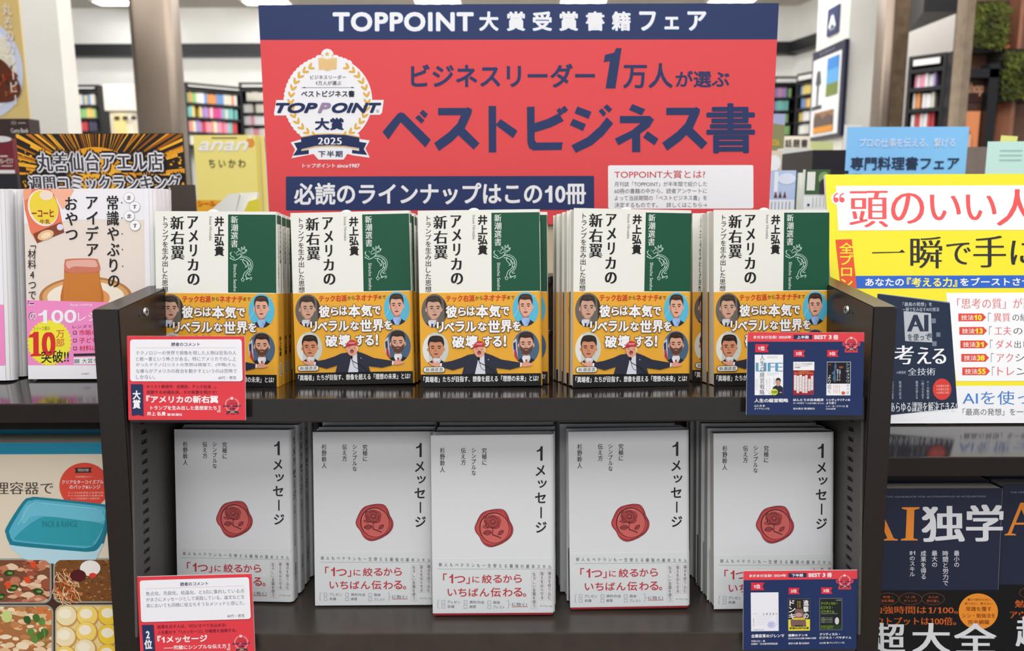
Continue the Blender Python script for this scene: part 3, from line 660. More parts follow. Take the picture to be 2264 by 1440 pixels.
# things right of the red sign
def stand_card(px0, py0, px1, Y, t, label, cat, rgb, zb=None, name='sign_card', group=None, foot=True, pyb=None):
    A = at(px0, py0, Y); B = at(px1, py0, Y); zb = ZI if zb is None else zb
    e = empty(name, Vector((A.x, Y, zb)), label, cat, group); w = B.x - A.x; h = A.z - zb
    MB().box((0, 0, 0), (w, t, h)).obj('board' if cat != 'book' else 'cover', paper(rgb) if isinstance(rgb, tuple) else rgb, e)
    if foot: MB().box((w * .3, t, 0), (w * .7, t + .05, .004)).obj('foot', M_BLACK, e)
    y1 = py0 + h / Y * F_PX
    return e, w, h, y1
e, w, h, y1 = stand_card(1875, 281, 2143, 1.75, .003, 'light blue fair sign with dark lettering behind yellow poster', 'sign', (136, 198, 250))
p = Pr([(1875, 281), (2143, 281), (1875, y1), (2143, y1)], w, h, dl=.0005, base=.0005)
p.text('プロの仕事を伝える、繋げる', 1902, 305, 2114, 324, (226, 236, 250), 1, b=.006); p.text('専門料理書フェア', 1885, 344, 2127, 373, (44, 56, 84), 1, b=.028); p.rect(1890, 381, 1912, 384, (44, 56, 84), 1); p.obj('lettering', e)
e, w, h, y1 = stand_card(2186, 313, 2300, 1.6, .003, 'pale mint sign card right of the light blue sign', 'sign', (206, 242, 234))
p = Pr([(2186, 313), (2300, 313), (2186, y1), (2300, y1)], w, h, dl=.0005, base=.0005)
for k in range(3): p.rect(2212, 331 + 10 * k, 2262, 333 + 10 * k, (160, 204, 196), 1)
p.obj('lettering', e)
e, w, h, y1 = stand_card(2200, 299, 2236, 1.66, .002, 'small pale yellow note sticking up behind mint card', 'note', (226, 222, 130)); e.rotation_euler = (0, 0.06, 0)
e, w, h, y1 = stand_card(2132, 325, 2190, 1.9, .004, 'smoky clear card holder between blue and mint signs', 'card holder', noisy('smoky_acrylic', (120, 104, 96), (132, 116, 106), rough=.1))
e, w, h, y1 = stand_card(1797, 332, 1872, 1.95, .25, 'black display box left of the light blue sign', 'display box', (40, 30, 30), foot=False, name='display_box')
e, w, h, y1 = stand_card(1868, 276, 1906, 2.3, .003, 'blank white card behind the light blue sign', 'card', (232, 232, 232))
e, w, h, y1 = stand_card(1735, 301, 1792, 2.31, .003, 'white card with large black characters right of red sign', 'sign', (236, 226, 208))
p = Pr([(1735, 301), (1792, 301), (1735, y1), (1792, y1)], w, h, dl=.001, base=.001); p.text('話題書', 1736, 308, 1786, 325, (70, 66, 64), 1, b=.02, sp=.1); p.obj('lettering', e)
e, w, h, y1 = stand_card(1732, 328, 1797, 2.24, .05, 'plain white box under the black character card', 'box', (226, 226, 222), foot=False, name='box')
e, w, h, y1 = stand_card(1794, 313, 1843, 2.32, .03, 'pale green packet on top of black display box', 'packet', (206, 212, 150), foot=False, name='packet')
e, w, h, y1 = stand_card(1696, 252, 1736, 2.5, .004, 'calendar with a sky and hill picture behind red sign', 'calendar', (150, 158, 176), name='calendar')
p = Pr([(1696, 252), (1736, 252), (1696, y1), (1736, y1)], w, h, dl=.001, base=.001); p.rect(1696, 252, 1736, 276, (168, 176, 218), 1); p.poly([(1696, 280), (1712, 272), (1736, 276), (1736, 330), (1696, 330)], (140, 140, 100), 2); p.text('026', 1706, 306, 1725, 319, (226, 188, 60), 3, b=.02); p.obj('print', e)
e, w, h, y1 = stand_card(1692, 333, 1730, 2.0, .02, 'cream boxed set with round white disc beside red sign', 'box', (224, 206, 186), foot=False, name='box')
p = Pr([(1692, 333), (1730, 333), (1692, y1), (1730, y1)], w, h, dl=.001, base=.001); p.ell(1712, 360, 15, 17, (240, 240, 240), 1); p.obj('print', e)
M_RAIL = M_BLACK
e = empty('display_rail', Vector((at(1862, 382, 1.55).x, 1.55, ZI)), 'black angled display rail behind the small green book', 'display rail')
hz = at(1862, 380, 1.55).z - ZI
MB().box((-.045, 0, hz - .004), (.012, .02, hz + .002)).obj('rail', M_BLACK, e); MB().box((-.01, 0.004, 0), (.01, .016, hz - .006)).obj('post', M_BLACK, e)
e, w, h, y1 = stand_card(1703, 377, 1764, 1.5, .012, 'small book with snowy sky cover beside the red sign', 'book', (196, 208, 226), foot=False, name='small_book')
p = Pr([(1703, 377), (1764, 377), (1703, y1), (1764, y1)], w, h, dl=.0005, base=.0005); p.rect(1703, 377, 1760, 440, (176, 192, 224), 1); p.ell(1740, 395, 20, 12, (210, 218, 236), 2); p.rect(1712, 380, 1721, 424, (224, 228, 236), 2)
for x in (1717, 1727, 1737): p.poly([(x - 4, 436), (x, 421), (x + 4, 436)], (104, 52, 50), 2)
p.rect(1703, 440, 1760, 466, (222, 226, 232), 1)
for k in range(6): p.rect(1708 + 8 * k, 444, 1710 + 8 * k, 462, (150, 160, 176), 2)
p.rect(1760, 377, 1764, y1, (58, 84, 110), 1); p.obj('print', e)
e, w, h, y1 = stand_card(1781, 375, 1836, 1.45, .012, 'small green photo book partly behind the yellow poster', 'book', (228, 232, 232), foot=False, name='small_book')
p = Pr([(1781, 375), (1836, 375), (1781, y1), (1836, y1)], w, h, dl=.0005, base=.0005); p.rect(1781, 375, 1836, 428, (66, 96, 62), 1); p.rect(1785, 380, 1803, 420, (228, 230, 228), 2); p.ell(1822, 394, 12, 14, (130, 160, 110), 2); p.poly([(1814, 400), (1824, 392), (1832, 404), (1830, 428), (1814, 428)], (60, 48, 60), 3)
p.ell(1791, 451, 3, 3, (40, 70, 120), 2)
for k in range(4): p.rect(1800 + 8 * k, 434, 1802 + 8 * k, 456, (190, 196, 200), 2)
p.obj('print', e)
e, w, h, y1 = stand_card(1768, 382, 1782, 1.53, .012, 'narrow pale book between the two small picture books', 'book', (224, 224, 206), foot=False, name='small_book')

# ================================================================ THE DISPLAY SHELF UNIT
UL = loc_of(P(1132, 1400, .812))                          # lower shelf front, local
nF, uF = loc_of(P(1132, 880, .788))[1:]                   # upper shelf front edge
NB = .125
U2 = UL[2]; nF2 = UL[1]
uTop_f = .087; lean = -math.tan(math.radians(3.5))
def nf(u): return nF - .0075 + lean * 0 + (u * -0.061)     # front edge line of the side panels
XL0, XL1, XR0, XR1 = -.3985, -.3725, .3425, .3655
W0 = Vector((0, W(0, NB, 0).y, 0))
unit = empty('display_shelf', W0, 'dark brown metal display shelf unit holding the green and white books', 'shelf unit')
def TW(x, n, u): p = W(x - O0.x, n, u) - W0; return (p.x, p.y, p.z)
def sidep(xa, xb):
    f_top = W(0, nf(uTop_f), uTop_f); b_top = W(0, NB, .13); f_mid = W(0, nf(U2 - .05) + .008, U2 - .05)
    ring = [(f_top.y, f_top.z), (f_mid.y, f_mid.z), (f_mid.y - .03, 0), (b_top.y + .02, 0), (b_top.y, b_top.z)]
    ring = [(y - W0.y, z) for y, z in ring]
    m = bpy.data.meshes.new('side_panel'); mb = MB().prism(ring, xa, xb, 'x')
    o = mb.obj('side_panel', M_SIDE, unit)
    bm = bmesh.new(); bm.from_mesh(o.data); bmesh.ops.bevel(bm, geom=bm.edges[:], offset=.0012, segments=2, affect='EDGES'); bm.to_mesh(o.data); bm.free()
    return o
sidep(XL0, XL1); sidep(XR0, XR1)
def dshelf(name, u, nf_, th=.0235):
    m = MB().box((XL1 + .0005, nf_, u - th), (XR0 - .0005, NB - .006, u), T=TW, ch=.0014)
    return m.obj(name, M_SHELF, unit)
dshelf('upper_shelf', 0, nF)
YBK = W(0, NB - .006, U2).y
def TW2(x, n, u): p = Vector((0, P2.y, P2.z)) + N2 * n + V2 * u - W0; return (x, p.y, p.z)
MB().box((XL1 + .0005, 0, -.026), (XR0 - .0005, (YBK - P2.y) / math.cos(B2), 0), T=TW2, ch=.0014).obj('lower_shelf', M_SHELF2, unit)
MB().box((XL1 + .001, NB - .005, U2 - .08), (XR0 - .001, NB, .118), T=TW).obj('back_panel', M_LINER, unit)
MB().box((XL1 + .001, NB - .016, .112), (XR0 - .001, NB + .002, .121), T=TW, ch=.001).obj('back_rail', M_SHELF, unit)
MB().box((XL1 + .001, NB - .014, .050), (XR0 - .001, NB - .0055, .056), T=TW, ch=.001).obj('back_rail', M_SHELF, unit)
for s, xi, xo in ((-1, XL1, XL1 + .0022), (1, XR0 - .0022, XR0)):
    m = MB(); x0, x1 = xi, xo; uu0, uu1 = U2 + .001, -.024
    m.box((x0, nf(0) + .012, uu0), (x1, -.062, uu1), T=TW); m.box((x0, -.048, uu0), (x1, NB - .0055, uu1), T=TW)
    u = uu0; k = 0
    while u < uu1 - .004:
        m.box((x0, -.062, u), (x1, -.048, min(u + .0058, uu1)), T=TW); u += .0101
    m.obj('slotted_liner', M_LINER, unit)
    xs = xi + .0003 if s < 0 else xo - .0003
    MB().box((x0 + (.0 if s < 0 else .0019), -.0635, uu0), (x0 + .0003 if s < 0 else x1, -.0465, uu1), T=TW).obj('slot_recess', M_BLACK, unit)
    # screws at the top
    px = XL1 if s < 0 else XR0 - .0
    c = P(305, 690, .8275) if s < 0 else P(1888, 685, .8325)
    cn = loc_of(c)
    sc = MB().cyl((px, cn[1], cn[2]), .0048, .0016 * -s, 'x', 24, .004, T=lambda x, n, u: TW(x, n, u)).obj('screw', M_ZINC, unit)
    cm = MB(); xx = px - s * .0016
    for (a, b) in ((.0027, .0006), (.0006, .0027)): cm.box((min(xx, xx - s * .0002), cn[1] - a, cn[2] - b), (max(xx, xx - s * .0002), cn[1] + a, cn[2] + b), T=TW)
    r = cm.obj('cross_recess', M_BLACK, unit); r.parent = sc
    MB().cyl((px, cn[1] - .014, cn[2] - .0035), .0011, -s * .0004, 'x', 12, T=TW).obj('screw_hole', M_BLACK, unit)
MB().box((XL1 + .001, nF2 + .03, -.9), (XR0 - .001, nF2 + .036, U2 - .0275), T=TW).obj('kick_panel', M_SIDE, unit)

# neighbouring shelf units
def neighbour(name, xa, xb, px, py, Z, th, drop, label, back=.12):
    q = P(px, py, Z); z = q.z; y = q.y; yb = W0.y + .03
    o = Vector(((xa + xb) / 2, W0.y, 0)); e = empty(name, o, label, 'shelf unit')
    def T(x, yy, zz): return (x - o.x, yy - o.y, zz)
    MB().box((xa, y, z - th), (xb, yb, z), T=T, ch=.0014).obj('upper_shelf', M_SHELF, e)
    MB().box((xa, y + .004, z - drop - th), (xb, yb, z - drop), T=T, ch=.0014).obj('lower_shelf', M_SHELF, e)
    MB().box((xa, yb + .001, 0), (xb, yb + .007, z + back), T=T).obj('back_panel', M_SIDE, e)
    xx = xa if xa < -.5 else xb
    MB().box((xx - .012, y - .004, 0), (xx + .012, yb + .008, z + .05), T=T).obj('side_panel', M_SIDE, e)
    MB().box((xa, y + .02, 0), (xb, yb, z - drop - th - .001), T=T).obj('base_cabinet', M_SIDE, e)
    return e, z, y
eL, zLs, yLs = neighbour('side_shelf', -1.25, XL0 - .002, 100, 893, .80, .0195, .31, 'dark brown shelf unit on the left holding recipe books')
eR, zRs, yRs = neighbour('side_shelf', XR1 + .018, 1.35, 2100, 1011, .83, .0205, .262, 'dark brown shelf unit on the right below yellow poster', back=.0)

# ================================================================ BOOKS
ORA = (230, 170, 56); OFFW = (232, 232, 226); GREEN = (22, 82, 58); RTX = (206, 52, 38)
def shell(W_, T_, z0, z1, r, th, mat, name, parent, back=True):
    """a paper wrapper: front, rounded spine on the right, back; open at the left"""
    def ring(o):
        pts = [(0, -o), (W_ - r, -o)]
        for k in range(1, 6): a = math.radians(-90 + 90 * k / 5); pts.append((W_ - r + (r + o) * math.cos(a), r + (r + o) * math.sin(a)))
        for k in range(0, 6): a = math.radians(90 * k / 5); pts.append((W_ - r + (r + o) * math.cos(a), T_ - r + (r + o) * math.sin(a)))
        pts.append((0, T_ + o)); return pts
    a = ring(th); b = ring(0); n = len(a); v = []; f = []
    for z in (z0, z1): v += [(x, y, z) for x, y in a] + [(x, y, z) for x, y in b]
    for i in range(n - 1):
        f += [(i, i + 1, 2 * n + i + 1, 2 * n + i), (n + i, 3 * n + i, 3 * n + i + 1, n + i + 1), (i, n + i, n + i + 1, i + 1), (2 * n + i, 2 * n + i + 1, 3 * n + i + 1, 3 * n + i)]
    f += [(0, 2 * n, 3 * n, n), (n - 1, 2 * n - 1, 4 * n - 1, 3 * n - 1)]
    o = MB().add(v, f).obj(name, mat, parent)
    for p in o.data.polygons: p.use_smooth = False
    return o
def head(p, cx, cy, rx, ry, clip, hair, skin, dark, beard=None, tilt=0, hairtop=1.0, side=False, look=0):
    """a small printed portrait: neck, head, hair, ears and features"""
    p.clip = clip; L = 3
    p.poly([(cx - rx * .42, cy + ry * .4), (cx + rx * .46, cy + ry * .4), (cx + rx * .5, cy + ry * 1.45), (cx - rx * .46, cy + ry * 1.45)], dark, L)
    p.ell(cx - rx * 1.0, cy + ry * .08, rx * .17, ry * .2, skin, L); p.ell(cx + rx * 1.0, cy + ry * .08, rx * .17, ry * .2, skin, L)
    f = spline([(cx - rx * .96, cy - ry * .5), (cx - rx * .55, cy - ry * .98), (cx + rx * .55, cy - ry * .98), (cx + rx * .96, cy - ry * .5), (cx + rx * .93, cy + ry * .3), (cx + rx * .62, cy + ry * .78), (cx + rx * .12, cy + ry * 1.02), (cx - rx * .2, cy + ry * 1.02), (cx - rx * .66, cy + ry * .78), (cx - rx * .94, cy + ry * .3)], 4, True)
    p.poly(f, skin, L + 1)
    p.poly(spline([(cx - rx * .95, cy - ry * .3), (cx - rx * .82, cy - ry * .3), (cx - rx * .74, cy + ry * .4), (cx - rx * .3, cy + ry * .98), (cx - rx * .66, cy + ry * .76), (cx - rx * .94, cy + ry * .3)], 3, True), dark, L + 2)
    if beard:
        p.poly([(cx - rx * .97, cy - ry * .0), (cx - rx * .72, cy + ry * .18), (cx - rx * .42, cy + ry * .38), (cx, cy + ry * .34), (cx + rx * .42, cy + ry * .38), (cx + rx * .72, cy + ry * .18), (cx + rx * .97, cy), (cx + rx * .84, cy + ry * .55), (cx + rx * .46, cy + ry * .98), (cx, cy + ry * 1.1), (cx - rx * .46, cy + ry * .98), (cx - rx * .84, cy + ry * .55)], beard, L + 2)
        p.ell(cx, cy + ry * .56, rx * .26, ry * .07, (176, 110, 100), L + 3, 12)
    else: p.ell(cx + look * rx * .12, cy + ry * .58, rx * .3, ry * .075, (150, 70, 66), L + 3, 14); p.line([(cx - rx * .26 + look * rx * .12, cy + ry * .56), (cx + rx * .28 + look * rx * .12, cy + ry * .56)], ry * .045, (90, 40, 38), L + 4)
    x = cx + look * rx * .14
    for s in (-1, 1):
        p.line([(x + s * rx * .2, cy - ry * .24), (x + s * rx * .44, cy - ry * .3), (x + s * rx * .66, cy - ry * .22)], ry * .1, hair, L + 3, k=3)
        p.ell(x + s * rx * .42, cy - ry * .06, rx * .21, ry * .075, dark, L + 3, 12); p.ell(x + s * rx * .43, cy - ry * .06, rx * .13, ry * .055, (50, 40, 40), L + 4, 10)
    p.line([(x - rx * .06, cy - ry * .05), (x - rx * .16, cy + ry * .26), (x + rx * .14, cy + ry * .3)], ry * .06, dark, L + 3)
    h = spline([(cx - rx * .98, cy - ry * .2), (cx - rx * 1.06, cy - ry * .7), (cx - rx * .75, cy - ry * 1.22 * hairtop), (cx, cy - ry * 1.36 * hairtop), (cx + rx * .8, cy - ry * 1.2 * hairtop), (cx + rx * 1.06, cy - ry * .65), (cx + rx * .98, cy - ry * .2), (cx + rx * .9, cy - ry * .45), (cx + rx * .6, cy - ry * .76), (cx - rx * .1, cy - ry * .72), (cx - rx * .72, cy - ry * .78), (cx - rx * .9, cy - ry * .45)], 4, True)
    p.poly(h, hair, L + 3); p.line([(cx - rx * .5, cy - ry * 1.02 * hairtop), (cx + rx * .1, cy - ry * 1.14 * hairtop), (cx + rx * .6, cy - ry * .98 * hairtop)], ry * .05, tuple(min(255, c + 34) for c in hair), L + 4, k=3)
    p.clip = None
def suit(p, cx, cy, w, clip, coat, shirt, tie, bottom):
    p.clip = clip
    p.poly([(cx - w, bottom), (cx - w * .96, cy + w * .42), (cx - w * .4, cy + w * .1), (cx - w * .22, cy - w * .06), (cx + w * .26, cy - w * .06), (cx + w * .42, cy + w * .1), (cx + w * .96, cy + w * .42), (cx + w, bottom)], coat, 2)
    p.poly([(cx - w * .26, cy - w * .1), (cx + w * .28, cy - w * .1), (cx + w * .34, cy + w * .12), (cx + w * .12, bottom), (cx - w * .12, bottom), (cx - w * .34, cy + w * .12)], shirt, 6)
    p.poly([(cx - w * .3, cy + w * .0), (cx, cy + w * .26), (cx - w * .2, cy + w * .44)], tuple(min(255, c + 10) for c in shirt), 7); p.poly([(cx + w * .3, cy + w * .0), (cx, cy + w * .26), (cx + w * .2, cy + w * .44)], tuple(max(0, c - 18) for c in shirt), 7)
    if tie: p.poly([(cx - w * .08, cy + w * .2), (cx + w * .08, cy + w * .2), (cx + w * .05, cy + w * .34), (cx + w * .12, bottom), (cx - w * .12, bottom), (cx - w * .05, cy + w * .34)], tie, 8)
    p.clip = None
def plate(T_):                                           # an outline sheet for prints that sit on the spine (faces +x)
    return lambda u, v, d: (WG + d, u + .0015, v)
WG, HG, TG = .130, .1888, .018
QG = [(10, 53), (908, 53), (38, 1362), (912, 1360)]
BH = HG * 700 / 1307.0
def green_book():
    e = bpy.data.objects.new('green_book', None); COL.objects.link(e)
    MB().box((.0012, .0005, .001), (WG - .0018, TG - .0005, HG - .001)).obj('page_block', pages(), e)
    shell(WG, TG, 0, HG, .0035, .0003, paper(OFFW, .38), 'jacket', e)
    bd = shell(WG, TG, 0, BH, .0035, .0006, paper(ORA, .35), 'band', e)
    # order slip: a rounded paper tab standing out of the pages
    MB().prism(rrect(.052, HG - .02, .067, HG + .003, .0070, 8), .008, .0083, 'y').obj('order_slip', paper((236, 236, 234)), e)
    p = Pr(QG, WG, HG, base=.00036); p.bound = (.0, .0, WG - .0006, HG)
    p.rect(552, 76, 930, 664, GREEN, 0)
    K = (22, 24, 26)
    for t, x0, y0, x1, y1 in (('ア', 252, 92, 330, 184), ('メ', 262, 196, 330, 284), ('リ', 272, 304, 322, 394), ('カ', 256, 412, 332, 500), ('の', 255, 524, 342, 608)): p.text(t, x0, y0, x1, y1, K, 2, serif=.036, b=.008)
    for t, x0, y0, x1, y1 in (('新', 126, 92, 226, 192), ('右', 128, 206, 228, 304), ('翼', 132, 316, 230, 418)): p.text(t, x0, y0, x1, y1, K, 2, serif=.03, b=.008)
    p.vtext('トランプを生み出した思想', 66, 92, 112, 664, (36, 38, 40), 2, b=.006, quad8=False)
    p.vtext('井上弘貴', 452, 92, 523, 390, K, 2, b=.03); p.text('Inoue Hirotaka', 413, 92, 434, 274, (120, 122, 122), 2, rot=True)
    p.vtext('新潮選書', 573, 88, 625, 324, (226, 232, 226), 2, serif=.022, b=.006); p.text('Shincho Sensho', 592, 450, 616, 656, (214, 224, 216), 2, rot=True, b=.006)
    G = (186, 214, 198)                                  # the dragon emblem
    for pts, w in (([(610, 372), (628, 352), (650, 344), (668, 336), (684, 346), (680, 362), (664, 370), (648, 380), (640, 372), (624, 382), (612, 378)], 3), ([(634, 346), (624, 332), (640, 338)], 3), ([(652, 340), (650, 322), (662, 334)], 3), ([(668, 334), (672, 316), (678, 334)], 3), ([(676, 350), (690, 340), (686, 356)], 3),
                   ([(650, 384), (640, 400), (622, 412), (600, 420), (580, 412), (566, 400)], 4), ([(566, 400), (572, 412)], 3), ([(582, 396), (570, 380), (574, 366)], 4), ([(574, 366), (564, 370)], 3), ([(574, 366), (580, 358)], 3), ([(600, 410), (588, 396), (582, 396)], 4),
                   ([(636, 398), (664, 400), (694, 412), (716, 436), (722, 470), (710, 500), (692, 516), (682, 536), (690, 552), (710, 556), (724, 548)], 4), ([(640, 414), (664, 418), (688, 430), (704, 452), (704, 478), (694, 498), (674, 514), (664, 538), (660, 556)], 3.4),
                   ([(652, 388), (690, 396), (722, 420), (734, 452), (728, 490), (712, 516), (698, 528)], 2.6), ([(666, 410), (660, 430), (676, 452), (690, 470), (694, 450), (690, 432)], 3.4), ([(690, 470), (676, 474)], 3), ([(660, 556), (650, 562), (656, 578)], 3.4), ([(660, 556), (672, 566), (660, 582)], 3), ([(690, 552), (684, 566), (700, 560)], 3), ([(724, 548), (726, 560), (714, 570)], 3),
                   ([(700, 520), (706, 532), (722, 528)], 3), ([(640, 356), (656, 354)], 3), ([(646, 368), (662, 362), (676, 358)], 3), ([(604, 366), (596, 356)], 2), ([(700, 418), (706, 426), (698, 430)], 2), ([(716, 448), (710, 456), (716, 462)], 2), ([(716, 480), (706, 484), (710, 494)], 2)): p.line(pts, w * 1.35, G, 2, k=4)
    p.obj('cover_print', e)
    p = Pr(QG, WG, HG, base=.0007); p.bound = (0, 0, WG - .0008, BH)
    p.rect(20, 1270, 920, 1364, (26, 26, 28), 0)
    def ov(cx, cy, rx, ry, bg, bg2=None):
        c = ell(cx, cy, rx, ry, 48); p.poly(c, bg, 1)
        return c
    c = ov(134, 802, 94, 124, (104, 98, 92)); p.poly([(196, 660), (240, 660), (240, 930), (214, 930)], (58, 50, 46), 1.5, clip=c); suit(p, 118, 880, 92, c, (34, 36, 44), (206, 210, 222), (32, 36, 58), 930); head(p, 130, 790, 54, 72, c, (58, 46, 40), (202, 160, 140), (158, 118, 102), look=1)
    c = ov(798, 798, 95, 126, (88, 184, 216)); p.line([(710, 860), (780, 740), (880, 700)], 6, (128, 206, 230), 2); suit(p, 798, 872, 92, c, (40, 42, 52), (150, 184, 232), None, 925); head(p, 797, 780, 50, 70, c, (62, 44, 34), (222, 168, 146), (178, 118, 100))
    c = ov(143, 1085, 95, 122, (200, 204, 196)); p.poly([(40, 960), (100, 960), (92, 1210), (40, 1210)], (222, 224, 218), 1.5, clip=c); suit(p, 150, 1160, 92, c, (30, 30, 36), (214, 216, 222), None, 1210); head(p, 146, 1082, 56, 66, c, (44, 32, 26), (204, 140, 106), (158, 98, 70), hairtop=1.08)
    c = ov(798, 1080, 97, 122, (74, 100, 128)); p.poly([(700, 1040), (730, 1010), (742, 1190), (700, 1190)], (196, 198, 206), 1.5, clip=c); p.poly([(712, 1100), (726, 1090), (746, 1190), (716, 1190)], (176, 54, 60), 1.8, clip=c); p.poly([(706, 1050), (724, 1036), (726, 1090), (710, 1100)], (40, 50, 92), 1.8, clip=c)
    suit(p, 800, 1150, 92, c, (34, 36, 44), (222, 224, 230), (150, 40, 48), 1206); head(p, 800, 1060, 52, 68, c, (50, 34, 28), (214, 162, 138), (166, 112, 92), beard=(92, 64, 52))
    OUT = (98, 74, 46)
    p.text('テック右派', 218, 688, 428, 738, RTX, 2, b=.032); p.text('から', 432, 697, 486, 726, (60, 48, 30), 2, b=.01); p.text('ネオナチ', 490, 688, 662, 736, RTX, 2, b=.032); p.text('まで', 665, 697, 718, 724, (60, 48, 30), 2, b=.01)
    Wt = (240, 240, 242)
    for t, x0, y0, x1, y1 in (('彼', 218, 764, 300, 856), ('ら', 306, 778, 364, 842), ('は', 370, 772, 430, 842), ('本', 436, 762, 528, 858), ('気', 532, 764, 616, 856), ('で', 618, 778, 680, 842)): p.text(t, x0, y0, x1, y1, Wt, 14, b=.034, out=OUT, outw=5)
    for t, x0, y0, x1, y1 in (('リ', 152, 884, 202, 962), ('ベ', 206, 888, 280, 958), ('ラ', 286, 882, 354, 960), ('ル', 360, 884, 440, 960), ('な', 450, 888, 516, 956), ('世', 522, 876, 612, 968), ('界', 616, 876, 698, 968), ('を', 702, 886, 762, 956)): p.text(t, x0, y0, x1, y1, Wt, 14, b=.034, out=OUT, outw=5)
    for t, x0, y0, x1, y1 in (('破', 262, 988, 354, 1078), ('壊', 360, 986, 450, 1080), ('す', 486, 992, 554, 1072), ('る', 556, 994, 624, 1072), ('!', 636, 988, 656, 1072)): p.text(t, x0, y0, x1, y1, Wt, 14, b=.034, out=OUT, outw=5)
    # the speaker with spread arms and a red cap
    SU = (42, 46, 62); SK = (222, 160, 136)
    p.poly(spline([(95, 1172), (108, 1182), (140, 1188), (170, 1186), (184, 1198), (180, 1210), (150, 1214), (120, 1204), (98, 1190)], 3, True), SK, 16); p.line([(140, 1186), (122, 1170), (130, 1166)], 9, SK, 16, k=2); p.line([(160, 1186), (148, 1172)], 8, SK, 16)
    p.poly(spline([(768, 1194), (790, 1186), (822, 1192), (844, 1202), (838, 1212), (804, 1220), (776, 1220), (762, 1212)], 3, True), SK, 16); p.line([(800, 1190), (816, 1182), (808, 1192)], 7, SK, 16, k=2)
    p.poly([(178, 1188), (192, 1188), (190, 1214), (178, 1214)], Wt, 16); p.poly([(752, 1190), (766, 1190), (764, 1220), (752, 1220)], Wt, 16)
    p.poly([(190, 1184), (260, 1172), (330, 1150), (380, 1128), (430, 1122), (520, 1122), (556, 1136), (620, 1166), (700, 1180), (756, 1190), (754, 1222), (680, 1240), (580, 1226), (594, 1270), (334, 1270), (350, 1216), (268, 1240), (188, 1216)], SU, 16)
    p.poly([(430, 1120), (496, 1120), (500, 1200), (506, 1270), (416, 1270), (424, 1190)], (214, 216, 228), 17)
    p.poly([(430, 1116), (452, 1110), (448, 1180), (428, 1270), (408, 1270), (424, 1180)], SU, 18); p.poly([(496, 1114), (512, 1120), (530, 1190), (528, 1270), (504, 1270), (498, 1180)], SU, 18)
    p.poly(spline([(424, 1076), (496, 1074), (502, 1104), (490, 1134), (462, 1150), (436, 1136), (422, 1106)], 4, True), SK, 19); p.ell(460, 1114, 14, 15, (120, 60, 54), 20); p.ell(461, 1120, 8, 6, (190, 100, 96), 21); p.line([(434, 1088), (450, 1090)], 4, (150, 100, 80), 20); p.line([(470, 1090), (486, 1087)], 4, (150, 100, 80), 20)
    p.poly(spline([(414, 1078), (424, 1050), (446, 1032), (474, 1030), (494, 1046), (500, 1078), (470, 1066), (440, 1068)], 4, True), (196, 52, 62), 20); p.poly([(412, 1082), (440, 1064), (476, 1062), (440, 1078)], (164, 38, 50), 21); p.rect(434, 1046, 486, 1050, (232, 180, 180), 21); p.rect(440, 1054, 480, 1057, (232, 180, 180), 21)
    p.poly(spline([(494, 1070), (508, 1086), (506, 1112), (496, 1106), (492, 1084)], 3, True), (226, 196, 140), 20)
    p.line([(456, 1150), (462, 1184), (500, 1206), (540, 1230), (572, 1268)], 5, (24, 24, 28), 22, k=3); p.line([(462, 1186), (478, 1230), (520, 1250)], 3, (60, 60, 66), 22, k=3); p.ell(456, 1158, 9, 13, (20, 20, 24), 22); p.ell(526, 1166, 4, 3, (230, 230, 230), 20)
    p.poly(rrect(54, 1212, 213, 1257, 22), (30, 30, 32), 17); p.poly(rrect(58, 1216, 209, 1253, 18), (238, 238, 236), 18); p.text('新潮選書', 72, 1220, 198, 1248, (30, 30, 32), 19, serif=.02)
    p.text('「異端者」たちが目指す、想像を超える「理想の未来」とは?', 56, 1284, 888, 1328, Wt, 2, b=.024)
    p.obj('band_print', e)
    sp = [(0, 0), (40, 0), (0, 1307), (40, 1307)]        # spine
    p = Pr(sp, .015, HG, base=.00032)
    p.rect(0, 24, 40, 90, GREEN, 0); p.vtext('アメリカの新右翼', 22, 100, 38, 380, K, 1, serif=.02); p.vtext('トランプを生み出した思想家たち', 6, 110, 16, 560, K, 1)
    p.obj('spine_print', e, lambda u, v, d: (WG + d, u + .0015, v))
    p = Pr(sp, .015, HG, base=.0006 + .00004); p.vtext('井上弘貴', 10, 930, 32, 1080, K, 1, b=.03); p.poly(rrect(12, 1130, 30, 1230, 8), (232, 232, 228), 1); p.vtext('新潮選書', 14, 1136, 28, 1224, K, 2)
    p.obj('band_spine_print', e, lambda u, v, d: (WG + d, u + .0015, v))
    return e
SEAL = [(352, 750), (372, 700), (392, 664), (420, 640), (470, 625), (520, 619), (560, 627), (586, 660), (600, 700), (623, 745), (621, 788), (598, 825), (562, 852), (520, 874), (470, 888), (434, 880), (405, 855), (384, 815), (360, 785)]
WW, HW, TW_ = .1264, .1862, .0195
QW = [(42, 112), (905, 100), (54, 1364), (917, 1338)]
